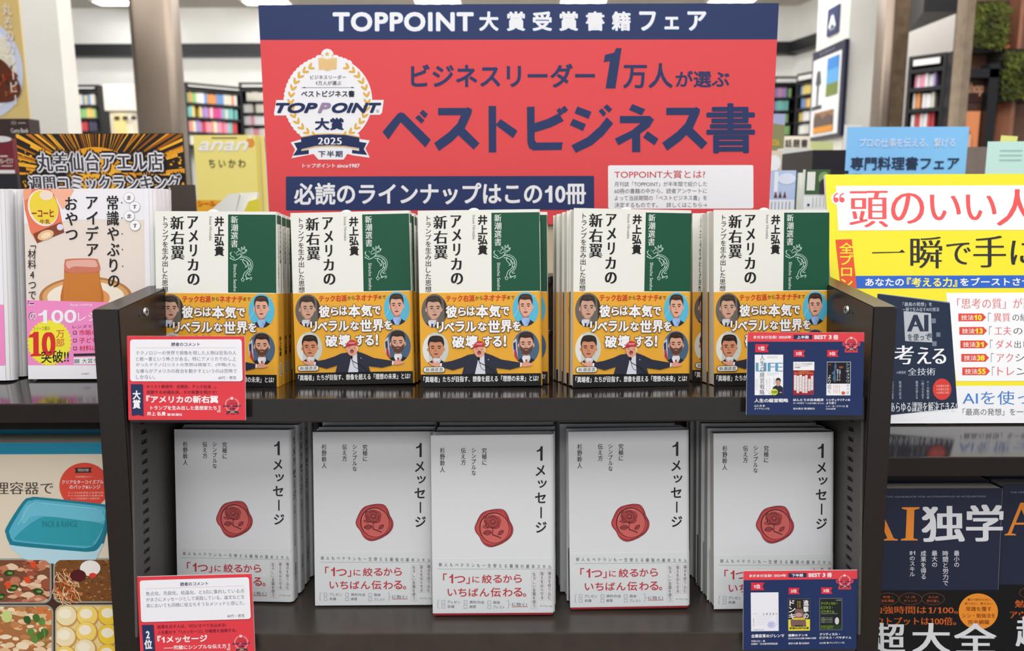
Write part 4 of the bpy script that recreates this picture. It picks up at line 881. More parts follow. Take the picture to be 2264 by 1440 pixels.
def white_book(slip=False):
    e = bpy.data.objects.new('white_book', None); COL.objects.link(e)
    MB().box((.0012, .0006, .0012), (WW - .0022, TW_ - .0006, HW - .0012)).obj('page_block', pages(), e)
    wm = paper((216, 218, 222), .42); z0 = .0022 if slip else 0
    shell(WW, TW_, z0, HW + z0, .0045, .0003, wm, 'jacket', e)
    shell(WW, TW_, z0 + .0004, z0 + .0575, .0045, .0005, paper((212, 216, 219), .35), 'band', e)
    if slip: shell(WW - .002, TW_ - .0004, 0, HW * .4, .004, .0001, paper((150, 34, 40), .5), 'inner_cover', e).location.x = .001
    K = (34, 38, 42); GR = (96, 98, 104); RD = (188, 56, 66)
    p = Pr(QW, WW, HW, base=.00036)
    p.text('1', 787, 182, 828, 282, K, 2)
    for t, x0, y0, x1, y1 in (('メ', 779, 312, 846, 388), ('ッ', 794, 416, 858, 470), ('セ', 776, 502, 852, 576), ('ジ', 782, 704, 858, 782)): p.text(t, x0, y0, x1, y1, K, 2, b=.022)
    p.rect(814, 602, 824, 680, K, 2)
    p.vtext('究極に', 403, 197, 438, 316, K, 2, b=.01); p.vtext('シンプルな', 330, 198, 362, 388, K, 2, b=.01); p.vtext('伝え方', 255, 197, 290, 318, K, 2, b=.01); p.vtext('杉野幹人', 107, 197, 142, 370, K, 2, b=.01)
    s = spline(SEAL, 4, True); c = (487, 753)
    def sc(k, dx=0, dy=0): return [((x - c[0]) * k + c[0] + dx, (y - c[1]) * k + c[1] + dy) for x, y in s]
    p.poly(sc(1.0), (74, 30, 34), 2); p.poly(sc(.975), (178, 66, 70), 3); p.poly(sc(.90, 3, 4), (128, 42, 48), 4); p.poly(sc(.885, -1, 1), (190, 78, 80), 5)
    for a in (200, 255, 320, 20, 80): p.line(ell(487, 753, 122, 122, 12, a, a + 44), 2.6, (120, 44, 50), 6)
    p.ell(491, 752, 106, 108, (84, 34, 38), 6, 48); p.ell(493, 754, 100, 102, (200, 98, 94), 7, 48); p.line(ell(491, 752, 94, 96, 20, 190, 290), 5, (224, 134, 124), 8)
    D = (92, 36, 38); M2 = (158, 66, 66)
    for x, y, rx, ry in ((446, 700, 28, 30), (476, 684, 36, 24), (510, 704, 28, 32), (494, 734, 38, 24), (456, 730, 30, 24)): p.ell(x, y, rx, ry, D, 8, 20); p.ell(x + 1, y - 1, rx - 3.5, ry - 3.5, M2, 9, 20)
    p.ell(480, 708, 20, 17, D, 10, 18); p.ell(481, 707, 16, 13, (184, 88, 84), 11, 18)
    for pts in ([(466, 708), (478, 698), (492, 702), (492, 714), (480, 718), (474, 710)], [(446, 716), (452, 736), (474, 748), (500, 744)], [(514, 700), (518, 722), (504, 742)], [(452, 682), (470, 674), (494, 676), (510, 690)], [(430, 700), (436, 726), (424, 740), (412, 742), (430, 754), (452, 748)]): p.line(pts, 4, D, 12, k=4)
    p.line([(478, 750), (482, 776), (480, 798), (508, 808), (540, 822)], 9, D, 9, k=4); p.line([(480, 760), (484, 780), (486, 796), (512, 804), (536, 816)], 3, (206, 110, 104), 10, k=4)
    for a, b in (((412, 790), (474, 782)), ((518, 800), (556, 768))):
        mx, my = (a[0] + b[0]) / 2, (a[1] + b[1]) / 2; nx, ny = -(b[1] - a[1]) * .3, (b[0] - a[0]) * .3
        q = spline([a, (mx + nx, my + ny), b, (mx - nx, my - ny)], 4, True); p.poly(q, D, 8); q2 = [((x - mx) * .78 + mx, (y - my) * .78 + my) for x, y in q]; p.poly(q2, M2, 9); p.line([a, b], 3, D, 10)
    zf = lambda u, v, d: (u, -d, v + z0)
    p.obj('cover_print', e, zf)
    p = Pr(QW, WW, HW, base=.0006)
    p.text('新人もベテランも一生使える最強の基本スキル', 98, 1003, 892, 1030, GR, 1, b=.006, sp=.5, quad8=False); p.line([(88, 1047), (898, 1032)], 2, (150, 152, 156), 1)
    for t, x0, y0, x1, y1 in (('「', 128, 1078, 156, 1126), ('1', 172, 1082, 200, 1146), ('つ', 208, 1094, 286, 1142), ('」', 292, 1100, 318, 1148), ('に', 336, 1094, 386, 1138), ('絞', 404, 1080, 474, 1142), ('る', 482, 1082, 546, 1136), ('か', 554, 1078, 618, 1134), ('ら', 630, 1074, 686, 1132)): p.text(t, x0, y0, x1, y1, RD, 2, b=.014)
    for t, x0, y0, x1, y1 in (('い', 160, 1186, 224, 1236), ('ち', 236, 1180, 296, 1238), ('ば', 310, 1178, 378, 1236), ('ん', 388, 1178, 456, 1234), ('伝', 466, 1170, 538, 1236), ('わ', 552, 1172, 620, 1232), ('る', 626, 1168, 690, 1230), ('。', 694, 1206, 716, 1230)): p.text(t, x0, y0, x1, y1, RD, 2, b=.014)
    for x0, x1, y0, y1, t in ((752, 793, 1052, 1312, '生々しい言葉を使う'), (807, 848, 1046, 1252, '答えを尖らせる'), (861, 899, 1040, 1252, '論点を絞り込む')):
        for q in ((x0, y0, x1, y0 + 1.6), (x0, y1 - 1.6, x1, y1), (x0, y0, x0 + 1.6, y1), (x1 - 1.6, y0, x1, y1)): p.rect(*q, (206, 160, 166), 1)
        p.vtext(t, x0 + 8, y0 + 8, x1 - 8, y1 - 8, (80, 82, 90), 2)
    p.line([(102, 1266), (92, 1270), (90, 1322), (100, 1326)], 2, GR, 1); p.line([(584, 1256), (594, 1260), (594, 1284), (610, 1286), (594, 1288), (594, 1308), (584, 1314)], 2, GR, 1)
    for x, y, t, x2 in ((118, 1268, 'プレゼン', 250), (118, 1300, '会議', 208), (276, 1266, '資料作成', 420), (276, 1298, '謝罪', 362), (444, 1264, '面接', 532), (444, 1296, 'ブレスト', 564)):
        for q in ((x, y, x + 24, y + 1.6), (x, y + 22, x + 24, y + 23.6), (x, y, x + 1.6, y + 23), (x + 22.4, y, x + 24, y + 23)): p.rect(*q, GR, 1)
        p.text(t, x + 40, y, x2, y + 21, GR, 1)
    p.text('に効く!', 617, 1272, 722, 1298, GR, 1, b=.01); p.line([(614, 1303), (728, 1299)], 3.4, RD, 1); p.text('ダイヤモンド社', 814, 1286, 900, 1298, GR, 1)
    p.obj('band_print', e, zf)
    p = Pr([(0, 0), (40, 0), (0, 1252), (40, 1252)], .0145, HW, base=.00034)
    p.vtext('1メッセージ', 8, 60, 32, 520, K, 1, b=.02); p.vtext('究極にシンプルな伝え方', 12, 560, 26, 930, (70, 74, 78), 1); p.obj('spine_print', e, lambda u, v, d: (WW + d, u + .0025, v + z0))
    p = Pr([(0, 0), (40, 0), (0, 1252), (40, 1252)], .0145, HW, base=.0006); p.vtext('杉野幹人', 12, 980, 26, 1110, K, 1); p.text('ダイヤモンド社', 10, 1180, 30, 1190, GR, 1); p.obj('band_spine_print', e, lambda u, v, d: (WW + d, u + .0025, v + z0))
    return e
def dup(root):
    r = root.copy(); COL.objects.link(r)
    for c in list(root.children):
        q = c.copy(); COL.objects.link(q); q.parent = r
    return r
USED = set()
def place(proto, plane, bx, by, yaw, roll, lab, group, dn=0.0, dx=0.0, cat='book', lift=0.0, thick=.018):
    """stand a book on a shelf plane (point, slope): bx, by its lower front left corner in the picture; dn how far behind the front copy"""
    o = proto if proto.name not in USED else dup(proto)
    USED.add(proto.name)
    P0, ti = plane; up = Vector((0, math.sin(ti), math.cos(ti))); P0 = P0 + up * (thick * math.sin(BE - ti) + max(0, .13 * math.sin(math.radians(roll)))); p = hitp(bx, by, P0, ti); bk = Vector((0, math.cos(ti), -math.sin(ti)))
    y = math.radians(yaw); step = dn / math.cos(BE - ti); p = p + bk * (step * math.cos(y)) + Vector((1, 0, 0)) * (-step * math.sin(y) + dx * math.cos(y)) + bk * (dx * math.sin(y))
    lift = 0
    o.matrix_world = Matrix.Translation(p + up * (.0003 + lift)) @ RB @ Matrix.Rotation(y, 4, 'Z') @ Matrix.Rotation(math.radians(roll), 4, 'Y')
    return tag(o, lab, cat, group)
ORD = ['front', 'second', 'third', 'fourth', 'fifth', 'sixth']
PLU = (O0, BE); PLL = (P2, B2); PLN = (Vector((0, 0, zLs)), 0.0)
gb = green_book()
rnd = random.Random(12)
GP = [('leftmost', 348, 855.5, 0.0, 0.5, 5, (0, .0012, .0005, .0018, .001)), ('second', 654.5, 853, -.6, -1.0, 5, (0, .001, .002, .001, .0016)), ('middle', 931, 857, .3, -.6, 5, (0, .0082, .0075, .007, .008)),
      ('fourth', 1266, 857.5, 9.0, .4, 5, (0, -.0022, -.003, -.005, -.0072)), ('rightmost', 1578, 854.5, 6.0, -.5, 5, (0, -.001, -.0105, -.0115, -.0125))]
for nm, bx, by, yaw, roll, n, dxs in GP:
    n = min(n, int((NB - .012 - loc_of(hit(bx, by, 0))[1] - max(0, WG * math.sin(math.radians(yaw)))) / (TG + .0021)))
    for k in range(n):
        where = 'front copy of' if k == 0 else '%s copy from front in' % ORD[k]
        place(gb, PLU, bx, by, yaw + (rnd.uniform(-.15, .15) if k else 0), roll if k == 0 else roll * .5, 'green paperback with portrait band, %s the %s upper pile' % (where, nm), 'green and white paperbacks on the upper shelf', dn=k * (TG + .0021) + (.004 if k and nm in ('middle',) else 0), dx=dxs[k])
wb = white_book(); wr = white_book(True)
WP = [('leftmost', 393.5, 1328, -3.0, 0, 5, wb, (0, .001, .0005, .002, .0015)), ('second', 697, 1340, 0.5, 0, 5, wb, (0, .0015, .001, .002, .002)), ('middle', 957, 1362, 0, -.2, 5, wr, (0, .0018, .003, .003, .002)),
      ('fourth', 1260.5, 1349, 0.5, -.6, 5, wr, (0, -.002, -.0075, -.008, -.009)), ('rightmost', 1578, 1348, 0.0, -.5, 5, wb, (0, -.0022, -.004, -.0046, -.007))]
for nm, bx, by, yaw, roll, n, proto, dxs in WP:
    n = min(n, int((NB - .012 - loc_of(hitp(bx, by, P2, B2))[1] - max(0, WW * math.sin(math.radians(yaw)))) / (TW_ + .0024)))
    print('PILE', nm, n)
    for k in range(n):
        where = 'front copy of' if k == 0 else '%s copy from front in' % ORD[k]
        place(proto if k == 0 else wb, PLL, bx, by, yaw + (rnd.uniform(-.15, .15) if k else 0), roll if k == 0 else roll * .2, 'white book with wax seal, %s the %s lower pile' % (where, nm), 'white books with a red wax seal on the lower shelf', dn=k * (TW_ + .0016), dx=dxs[k], thick=TW_)
USED.discard('x')

# ---------------------------------------------------------------- recipe books on the left shelf
WR, HR, TR = .1425, .2080, .016
def recipe_book():
    e = bpy.data.objects.new('recipe_book', None); COL.objects.link(e)
    MB().box((.001, .0006, .001), (WR - .002, TR - .0006, HR - .001)).obj('page_block', pages(), e)
    shell(WR, TR, 0, HR, .006, .0003, paper((226, 226, 232), .3), 'jacket', e)
    Q = [(163, 70), (985, 70), (186, 1262), (990, 1290)]
    Q = [(163, 70), (950, 66), (186, 1256), (958, 1276)]
    p = Pr(Q, WR - .006, HR, base=.00036, rough=.25); p.bound = (0, 0, WR - .006, HR)
    p.rect(150, 60, 960, 1300, (226, 214, 206), 0); p.poly([(150, 60), (960, 60), (960, 270), (560, 262), (150, 290)], (232, 230, 236), 1)
    p.rect(920, 60, 960, 1300, (232, 232, 238), 6)
    # pack of cocoa at the upper left, held by fingers
    p.poly([(163, 70), (340, 70), (386, 190), (415, 345), (246, 412), (205, 340), (172, 200)], (226, 120, 90), 2)
    p.ell(285, 190, 92, 118, (238, 226, 214), 3, rot=-18); p.ell(290, 186, 86, 108, (232, 206, 66), 4, rot=-18); p.ell(306, 110, 42, 32, (232, 214, 200), 5)
    p.text('ーコーヒ', 214, 200, 352, 248, (146, 50, 42), 6, b=.04); p.text('牛乳', 264, 262, 330, 292, (150, 90, 60), 6, b=.02)
    p.poly([(222, 352), (395, 280), (415, 345), (246, 412)], (132, 68, 48), 5); p.ell(300, 362, 52, 30, (224, 184, 140), 6, rot=-20); p.ell(302, 364, 32, 18, (240, 214, 180), 7, rot=-20); p.ell(390, 312, 20, 20, (216, 216, 230), 7)
    p.poly(spline([(340, 70), (470, 70), (460, 110), (430, 170), (404, 196), (370, 130)], 4, True), (236, 176, 150), 3); p.poly(spline([(163, 70), (214, 70), (204, 120), (170, 140)], 3, True), (232, 160, 128), 3)
    # plate and custard pudding
    p.ell(545, 752, 290, 128, (178, 122, 70), 2, 56); p.ell(545, 750, 270, 112, (214, 160, 104), 3, 56); p.ell(545, 752, 240, 96, (236, 226, 210), 4, 56); p.ell(545, 760, 150, 70, (222, 150, 90), 5)
    p.poly(spline([(402, 800), (410, 640), (416, 530), (440, 514), (600, 514), (624, 528), (634, 640), (642, 800)], 5, True), (186, 108, 44), 6); p.poly([(412, 600), (630, 600), (640, 790), (404, 790)], (198, 122, 52), 7)
    p.poly(spline([(416, 530), (440, 512), (600, 512), (626, 530), (630, 592), (520, 602), (450, 600), (416, 580)], 5, True), (200, 118, 96), 8); p.poly(spline([(424, 540), (450, 522), (590, 520), (616, 540), (610, 566), (480, 560), (440, 574)], 4, True), (222, 170, 156), 9)
    K = (34, 34, 36)
    p.vtext('常識やぶりの', 682, 112, 760, 694, K, 10, b=.018, serif=.01); p.vtext('アイデア', 552, 120, 630, 496, K, 10, b=.018, serif=.01); p.vtext('おやつ', 424, 122, 498, 392, K, 10, b=.018, serif=.01)
    for y in (158, 256, 356, 456, 562): p.ell(779, y, 4, 4, K, 10, 10)
    for x, y, t in ((826, 126, 'ま'), (862, 184, 'す'), (826, 244, 'ま'), (862, 304, 'す')): p.ell(x, y, 34, 34, (150, 150, 156), 10, 32); p.ell(x, y, 32, 32, (240, 240, 244), 11, 32); p.text(t, x - 13, y - 14, x + 13, y + 14, K, 12, b=.015)
    p.vtext('「材料4つで」の', 190, 426, 240, 890, K, 14, b=.004)
    # pink band
    p.poly([(150, 766), (960, 800), (960, 1180), (150, 1180)], (236, 140, 196), 11)
    p.poly([(150, 1170), (960, 1190), (960, 1300), (150, 1300)], (232, 232, 238), 11)
    p.text('100', 252, 830, 486, 914, WHT, 13, b=.02); p.text('レシピ', 496, 848, 690, 904, WHT, 13); p.text('Ryuji cooking', 450, 794, 585, 812, WHT, 13); p.vtext('」の', 194, 780, 240, 890, WHT, 15, b=.008)
    for i in range(36): a = i * 10; p.ell(318 + 128 * math.cos(math.radians(a)), 1034 + 134 * math.sin(math.radians(a)), 9, 9, (236, 226, 60), 12, 10)
    p.ell(318, 1034, 128, 136, (236, 226, 60), 13, 48)
    p.text('シリーズ累計', 220, 932, 322, 958, (60, 56, 30), 14); p.text('10', 196, 964, 352, 1116, (210, 46, 42), 14, b=.02, serif=.03); p.text('万部', 358, 958, 410, 1060, (210, 90, 60), 14, vert=True, b=.01); p.text('突破!!', 266, 1080, 436, 1160, K, 14, b=.016)
    for k, (t, x1) in enumerate((('市販のお菓子', 730), ('子どもと作る', 730), ('材料は最小限', 730))):
        y = 958 + 49 * k; p.rect(464, y + 6, 486, y + 28, (90, 50, 70), 13); p.rect(468, y + 10, 482, y + 24, (236, 140, 196), 14); p.text(t, 502, y, x1, y + 34, (206, 50, 70), 13, b=.012)
    p.text('レンズでレシピ', 462, 928, 680, 948, K, 13); p.rect(466, 1106, 900, 1122, (40, 40, 44), 13); p.poly([(466, 1130), (900, 1134), (900, 1182), (466, 1172)], (232, 234, 236), 12); p.text('大賞をユーザー', 516, 1138, 760, 1168, (60, 64, 66), 13)
    p.rect(468, 1140, 502, 1166, (150, 152, 156), 13); p.text('大和書房', 510, 1228, 560, 1238, (120, 120, 126), 13)
    p.obj('cover_print', e)
    return e
rb = recipe_book()
for nm, bx, by, dxs in (('pile beside the display', 64, 839, (0, -.004, -.007, -.009, -.012)), ('pile at the left margin', -262, 843, (0, .002, .004, .003, .005))):
    for k in range(4):
        where = 'front copy of' if k == 0 else '%s copy from front in' % ORD[k]
        place(rb, PLN, bx, by, 0.4 * k, 0, 'pudding cookbook, %s the %s' % (where, nm), 'pudding cover cookbooks on the left shelf', dn=k * (TR + .0022), dx=dxs[k], thick=TR)

# boxed cookbook under the left shelf
PZ = .86
def front_sheet(px0, py0, px1, py1, Z, lean=0.0):
    pass
zl = zLs - .31
e = empty('boxed_cookbook', Matrix.Translation(P(-40, 1600, .845)), 'boxed cookbook with turquoise food container picture on the left lower shelf', 'book')
def lower_left():
    top = P(-120, 979, .845); x0 = top.x; x1 = P(236, 979, .845).x; w = x1 - x0; lh = math.radians(5); hgt = (top.z - zl - .0045) / math.cos(lh)
    e.matrix_world = Matrix.Translation(Vector((x0, top.y - (top.z - zl) * math.tan(lh), zl + .0043))) @ Matrix.Rotation(-lh, 4, 'X')
    MB().box((0, 0, 0), (w, .045, hgt), ch=.0008).obj('box', paper((218, 206, 186), .35), e)
    # sheet in crop pixels (2.44 per picture pixel, origin 0,850)
    k = 2.44; W_px = w / .845 * F_PX * k; h_px = hgt / .845 * F_PX * k; X1 = 546; Y0 = (979 - 850) * k
    p = Pr([(X1 - W_px, Y0), (X1 + 6, Y0), (X1 - W_px + 60, Y0 + h_px), (X1 + 66, Y0 + h_px)], w, hgt, base=.0002, dl=.00008, rough=.35); p.bound = (0, 0, w, hgt)
    p.rect(-400, Y0 - 5, 700, 378, (26, 134, 166), 1); p.text('料理容器で', -140, 530, 262, 598, (66, 60, 56), 2, serif=.014)
    p.ell(432, 554, 136, 128, (214, 70, 54), 1, 56); p.poly([(378, 454), (474, 452), (466, 466), (474, 480), (380, 482), (386, 468)], (60, 40, 40), 2); p.text('特別付録', 398, 458, 456, 474, (230, 210, 200), 3)
    p.text('本誌限定カラー', 384, 498, 480, 508, (240, 200, 190), 2); p.text('クリアなターコイズブルー', 310, 520, 556, 542, WHT, 2, b=.01); p.text('のパック&レンジ', 352, 548, 520, 570, WHT, 2, b=.01)
    for j in range(3): p.text('サイズ約縦横高さ容量材質', 342 + 16 * (j == 2), 586 + 16 * j, 536 - 20 * (j == 2), 596 + 16 * j, (244, 190, 180), 2)
    # container
    p.poly(spline([(30, 870), (80, 940), (140, 966), (400, 1002), (460, 996), (490, 970), (526, 900), (520, 860), (300, 880)], 4, True), (176, 212, 226), 3)
    p.poly(spline([(4, 820), (6, 780), (96, 640), (140, 616), (200, 616), (520, 652), (560, 668), (566, 700), (560, 800), (510, 900), (460, 918), (380, 914), (60, 884), (20, 864)], 4, True), (24, 122, 142), 4)
    p.poly(spline([(24, 816), (28, 786), (110, 650), (150, 632), (200, 630), (510, 664), (546, 680), (548, 706), (536, 790), (496, 872), (450, 896), (380, 894), (80, 864), (38, 850)], 4, True), (86, 172, 198), 5)
    p.poly(spline([(60, 830), (170, 740), (260, 724), (520, 760), (526, 800), (486, 866), (440, 886), (90, 856)], 4, True), (44, 150, 166), 6); p.poly(spline([(150, 650), (500, 680), (528, 700), (520, 752), (180, 716), (110, 760), (90, 740)], 4, True), (104, 184, 208), 6)
    p.line([(70, 770), (130, 668), (160, 648), (200, 646), (505, 680)], 3, (150, 210, 226), 7, k=3); p.text('PACK & RANGE', 204, 746, 396, 780, (30, 122, 136), 8)
    p.poly([(560, 700), (572, 720), (560, 780), (540, 870), (528, 876), (540, 820)], (22, 110, 136), 5)
    # four dishes
    B0 = 960; p.rect(-400, B0, 700, 1700, (70, 40, 34), 1)
    rnd = random.Random(9)
    def dish(x0, y0, x1, y1, rim, base, cols, n, sz, el=.5, s=0):
        R_ = rrect(x0, y0, x1, y1, 44); p.poly(R_, rim, 2); I = rrect(x0 + 9, y0 + 9, x1 - 9, y1 - 9, 38); p.poly(I, base, 3); p.clip = I
        for i in range(n):
            x = rnd.uniform(x0, x1); y = rnd.uniform(y0, y1); r = rnd.uniform(*sz); p.poly(spline([(x + r * (1 + rnd.uniform(-.3, .3)) * math.cos(a), y + r * el * (1 + rnd.uniform(-.3, .3)) * math.sin(a)) for a in (0, 1, 2, 3, 4, 5)], 2, True), rnd.choice(cols), 4 + i / n * 2)
        p.clip = None
    dish(-180, 955, 252, 1208, (150, 158, 150), (120, 72, 48), [(214, 168, 136), (190, 120, 90), (226, 196, 166), (150, 82, 56), (206, 140, 110)], 90, (14, 44))
    for q in ((20, 1036), (40, 1120), (-30, 1170), (180, 1140)): p.ell(q[0], q[1], 30, 18, (40, 74, 34), 7, rot=rnd.uniform(-30, 30)); p.ell(q[0] + 6, q[1], 14, 7, (120, 150, 70), 8)
    for q in ((146, 985), (112, 1070), (6, 1100)): p.poly([(q[0] - 14, q[1] - 10), (q[0] + 20, q[1] - 16), (q[0] + 26, q[1] + 20), (q[0] + 2, q[1] + 24)], (218, 74, 34), 8)
    dish(262, 955, 700, 1206, (150, 156, 146), (118, 74, 34), [(150, 94, 40), (96, 54, 26), (178, 120, 60), (130, 70, 30)], 220, (3, 10))
    p.clip = rrect(271, 964, 690, 1197, 38)
    for i in range(46): x = rnd.uniform(272, 380); y = rnd.uniform(1000, 1180); p.line([(x, y), (x + rnd.uniform(-20, 30), y + rnd.uniform(20, 50)), (x + rnd.uniform(-10, 60), y + rnd.uniform(30, 80))], 4, rnd.choice([(214, 96, 40), (226, 170, 120), (230, 200, 160)]), 7, k=3)
    p.ell(466, 1010, 56, 44, (236, 232, 226), 8); p.ell(400, 1052, 44, 34, (84, 20, 26), 8); p.ell(480, 1050, 20, 14, (220, 60, 44), 9); p.clip = None
    dish(-180, 1216, 262, 1560, (150, 158, 150), (168, 110, 64), [(222, 184, 140), (236, 216, 186), (190, 130, 80), (206, 120, 60), (228, 200, 160)], 110, (12, 40))
    for x, y in ((120, 1300), (140, 1370), (200, 1310), (170, 1290), (190, 1390), (160, 1410), (216, 1370)): p.poly(spline([(x + 26 * math.cos(a * 1.256) * (1 if a % 2 else .7), y + 24 * math.sin(a * 1.256)) for a in range(5)], 3, True), rnd.choice([(70, 110, 44), (50, 88, 36), (96, 136, 60)]), 8)
    p.line([(206, 1300), (214, 1380), (220, 1440)], 5, (120, 150, 80), 9); p.ell(6, 1280, 30, 34, (196, 210, 130), 8)
    dish(272, 1216, 720, 1560, (190, 186, 160), (232, 206, 140), [(240, 220, 160)], 4, (10, 20))
    p.clip = rrect(281, 1225, 711, 1551, 38)
    for i, (x, y) in enumerate([(336, 1280), (452, 1280), (570, 1276), (330, 1400), (446, 1372), (570, 1388), (440, 1470), (330, 1510), (566, 1500)]): p.ell(x, y, 62, 62, (204, 152, 80), 7 + i * .4); p.ell(x - 2, y - 4, 56, 56, [(238, 222, 180), (242, 212, 110), (240, 204, 60)][i % 3], 7.2 + i * .4); p.ell(x - 8, y - 14, 34, 28, (246, 236, 214), 7.3 + i * .4)
    p.clip = None
    p.obj('cover_print', e)
    r = dup(e); r.matrix_world = Matrix.Translation((.002, .0475, 0)) @ e.matrix_world; tag(r, 'second boxed cookbook just behind the front one, only its top showing', 'book')
lower_left()

# ---------------------------------------------------------------- yellow poster on the right shelf
b0 = hitp(1851, 938, Vector((0, 0, zRs + .0015)), 0.0); Z0 = (b0 - CAM).dot(FW); AL = math.radians(16.0)
xr = P(2471, 938, Z0).x; wP = xr - b0.x
nrm = Vector((0, -math.cos(AL), -math.sin(AL) * -1)); upv = Vector((0, math.sin(AL), math.cos(AL)))
d = FW + RT * ((1826 - CX) / F_PX) + UP * ((CY - 387) / F_PX); nn = Vector((0, math.cos(AL), -math.sin(AL)))
k = (b0 - CAM).dot(nn) / d.dot(nn); hP = ((CAM + d * k) - b0).dot(upv)
e = empty('fair_poster', Matrix.Translation(b0 + Vector((0, 0, .0005))) @ Matrix.Rotation(-AL, 4, 'X'), 'yellow poster board with a navy book picture leaning on the right shelf', 'poster')
MB().box((0, 0, 0), (wP, .005, hP)).obj('board', paper((236, 238, 242)), e)
MB().prism([(.006, .002), (.09, .002), (.012, hP * .6)], wP * .45, wP * .45 + .003, 'x').obj('easel_back', M_BEIGE, e)
YEL = (236, 222, 54); BLU = (48, 100, 196)
p = Pr([(38, 38), (1500, 38), (99, 1388), (1613, 1388)], wP, hP, dl=.0001, base=.0001, rough=.4); p.bound = (0, 0, wP, hP)
p.rect(0, 30, 1700, 1190, YEL, 0); p.rect(0, 1186, 1700, 1400, (232, 234, 240), 1)
p.poly([(95, 100), (1640, 100), (1640, 342), (108, 342)], (240, 240, 244), 2); RQ = (228, 90, 92)
p.ell(110, 168, 40, 36, (240, 240, 244), 2)
for x in (96, 128): p.ell(x, 176, 14, 14, RQ, 3, 20); p.line([(x - 12, 174), (x - 8, 152), (x + 10, 140)], 7, RQ, 3, k=3)
for t, x0, y0, x1, y1 in (('頭', 168, 128, 378, 324), ('の', 392, 140, 572, 306), ('い', 602, 150, 770, 288), ('い', 796, 150, 962, 288), ('人', 962, 122, 1190, 318)): p.text(t, x0, y0, x1, y1, RQ, 3, serif=.024)
K = (46, 46, 50)
p.poly([(290, 460), (436, 458), (452, 446), (468, 462), (290, 466)], K, 3)
for t, x0, y0, x1, y1 in (('瞬', 496, 378, 668, 548), ('で', 690, 410, 822, 528), ('手', 836, 374, 1012, 544), ('に', 1038, 400, 1180, 530)): p.text(t, x0, y0, x1, y1, K, 3, serif=.022)
p.poly([(92, 392), (180, 389), (206, 655), (120, 655)], (222, 84, 52), 3); p.vtext('全プロンプト', 112, 408, 190, 780, YEL, 4, b=.02)
p.poly([(190, 588), (1640, 588), (1640, 656), (204, 656)], BLU, 2); p.poly([(92, 392), (180, 389), (206, 655), (120, 655)], (222, 84, 52), 3)
p.text('あなたの', 252, 602, 460, 644, WHT, 4, b=.024); p.text('『考える力』', 476, 598, 748, 650, (242, 230, 110), 4, b=.024); p.text('をブーストさせる', 764, 600, 1200, 644, WHT, 4, b=.024)
p.poly([(688, 682), (1640, 682), (1640, 1160), (742, 1160)], (236, 238, 242), 2)
p.text('「思考の質」が変わる', 748, 712, 1260, 768, (224, 110, 112), 3, serif=.012)
for i, (n, t) in enumerate((('10', '「異質の組合せ'), ('13', '「工夫の発見'), ('31', '「ダメ出し依頼'), ('38', '「アクション'), ('55', '「トレンド'))):
    x = 754 + 5 * i; y = 794 + 73 * i
    p.poly([(x, y), (x + 130, y), (x + 150, y + 21), (x + 130, y + 42), (x, y + 42)], (216, 74, 66), 3); p.text('技法', x + 14, y + 8, x + 82, y + 36, (240, 220, 214), 4, b=.02); p.text(n, x + 84, y + 7, x + 126, y + 37, (244, 224, 70), 4, b=.04)
    p.text(t[0], x + 160, y - 4, x + 176, y + 44, (150, 154, 164), 3); p.text(t[1:3], x + 190, y - 2, x + 280, y + 44, (222, 96, 100), 3, serif=.012); p.text(t[3:], x + 292, y + 2, x + 460, y + 42, (70, 72, 80), 3, serif=.01)
p.text('AIを使って', 776, 1214, 1240, 1288, (66, 126, 196), 3, serif=.014); p.text('「最高の発想」を一瞬で', 776, 1308, 1180, 1346, (100, 104, 112), 3)
# the pictured navy book
p.poly([(318, 686), (708, 738), (748, 1306), (388, 1342), (300, 1340)], (30, 43, 66), 3); p.poly([(318, 686), (326, 684), (706, 732), (708, 738)], (120, 136, 160), 4)
p.text('「最高の発想」を', 454, 732, 612, 754, (190, 200, 214), 4); p.text('一瞬で生み出すAIの技法', 452, 760, 650, 782, (190, 200, 214), 4)
p.poly([(458, 780), (606, 792), (612, 950), (466, 942)], (176, 182, 190), 4)
for q in ((606, 820, 632, 846), (634, 896, 656, 920), (612, 944, 636, 970), (588, 900, 612, 926)): p.rect(*q, (110, 120, 138), 4)
p.text('AI', 476, 800, 592, 890, (38, 50, 72), 5, serif=.05); p.text('を使って', 480, 902, 600, 940, (40, 52, 74), 5, b=.01)
for t, x0, y0, x1, y1 in (('考', 408, 966, 512, 1068), ('え', 530, 976, 606, 1066), ('る', 612, 984, 686, 1066)): p.text(t, x0, y0, x1, y1, WHT, 5, serif=.026, b=.006)
p.text('全技術', 480, 1088, 628, 1128, (214, 220, 230), 5, serif=.014); p.text('AI戦略家', 418, 1104, 470, 1120, (170, 180, 196), 5)
for x, t in ((396, '新時代の思考'), (438, '発想の技法'), (528, '最高の答えを'), (560, '一瞬で引き出す'), (588, 'AIの教科書')): p.vtext(t, x - 7, 1158, x + 7, 1256, (176, 186, 200), 5)
p.ell(664, 1204, 50, 58, (206, 62, 56), 5, 40)
for j in range(3): p.text('大反響五万部', 632, 1180 + 18 * j, 700, 1192 + 18 * j, (244, 190, 180), 6)
p.text('あらゆる課題を解決できる!', 384, 1272, 742, 1326, (228, 232, 238), 5, serif=.02)
p.obj('print', e)

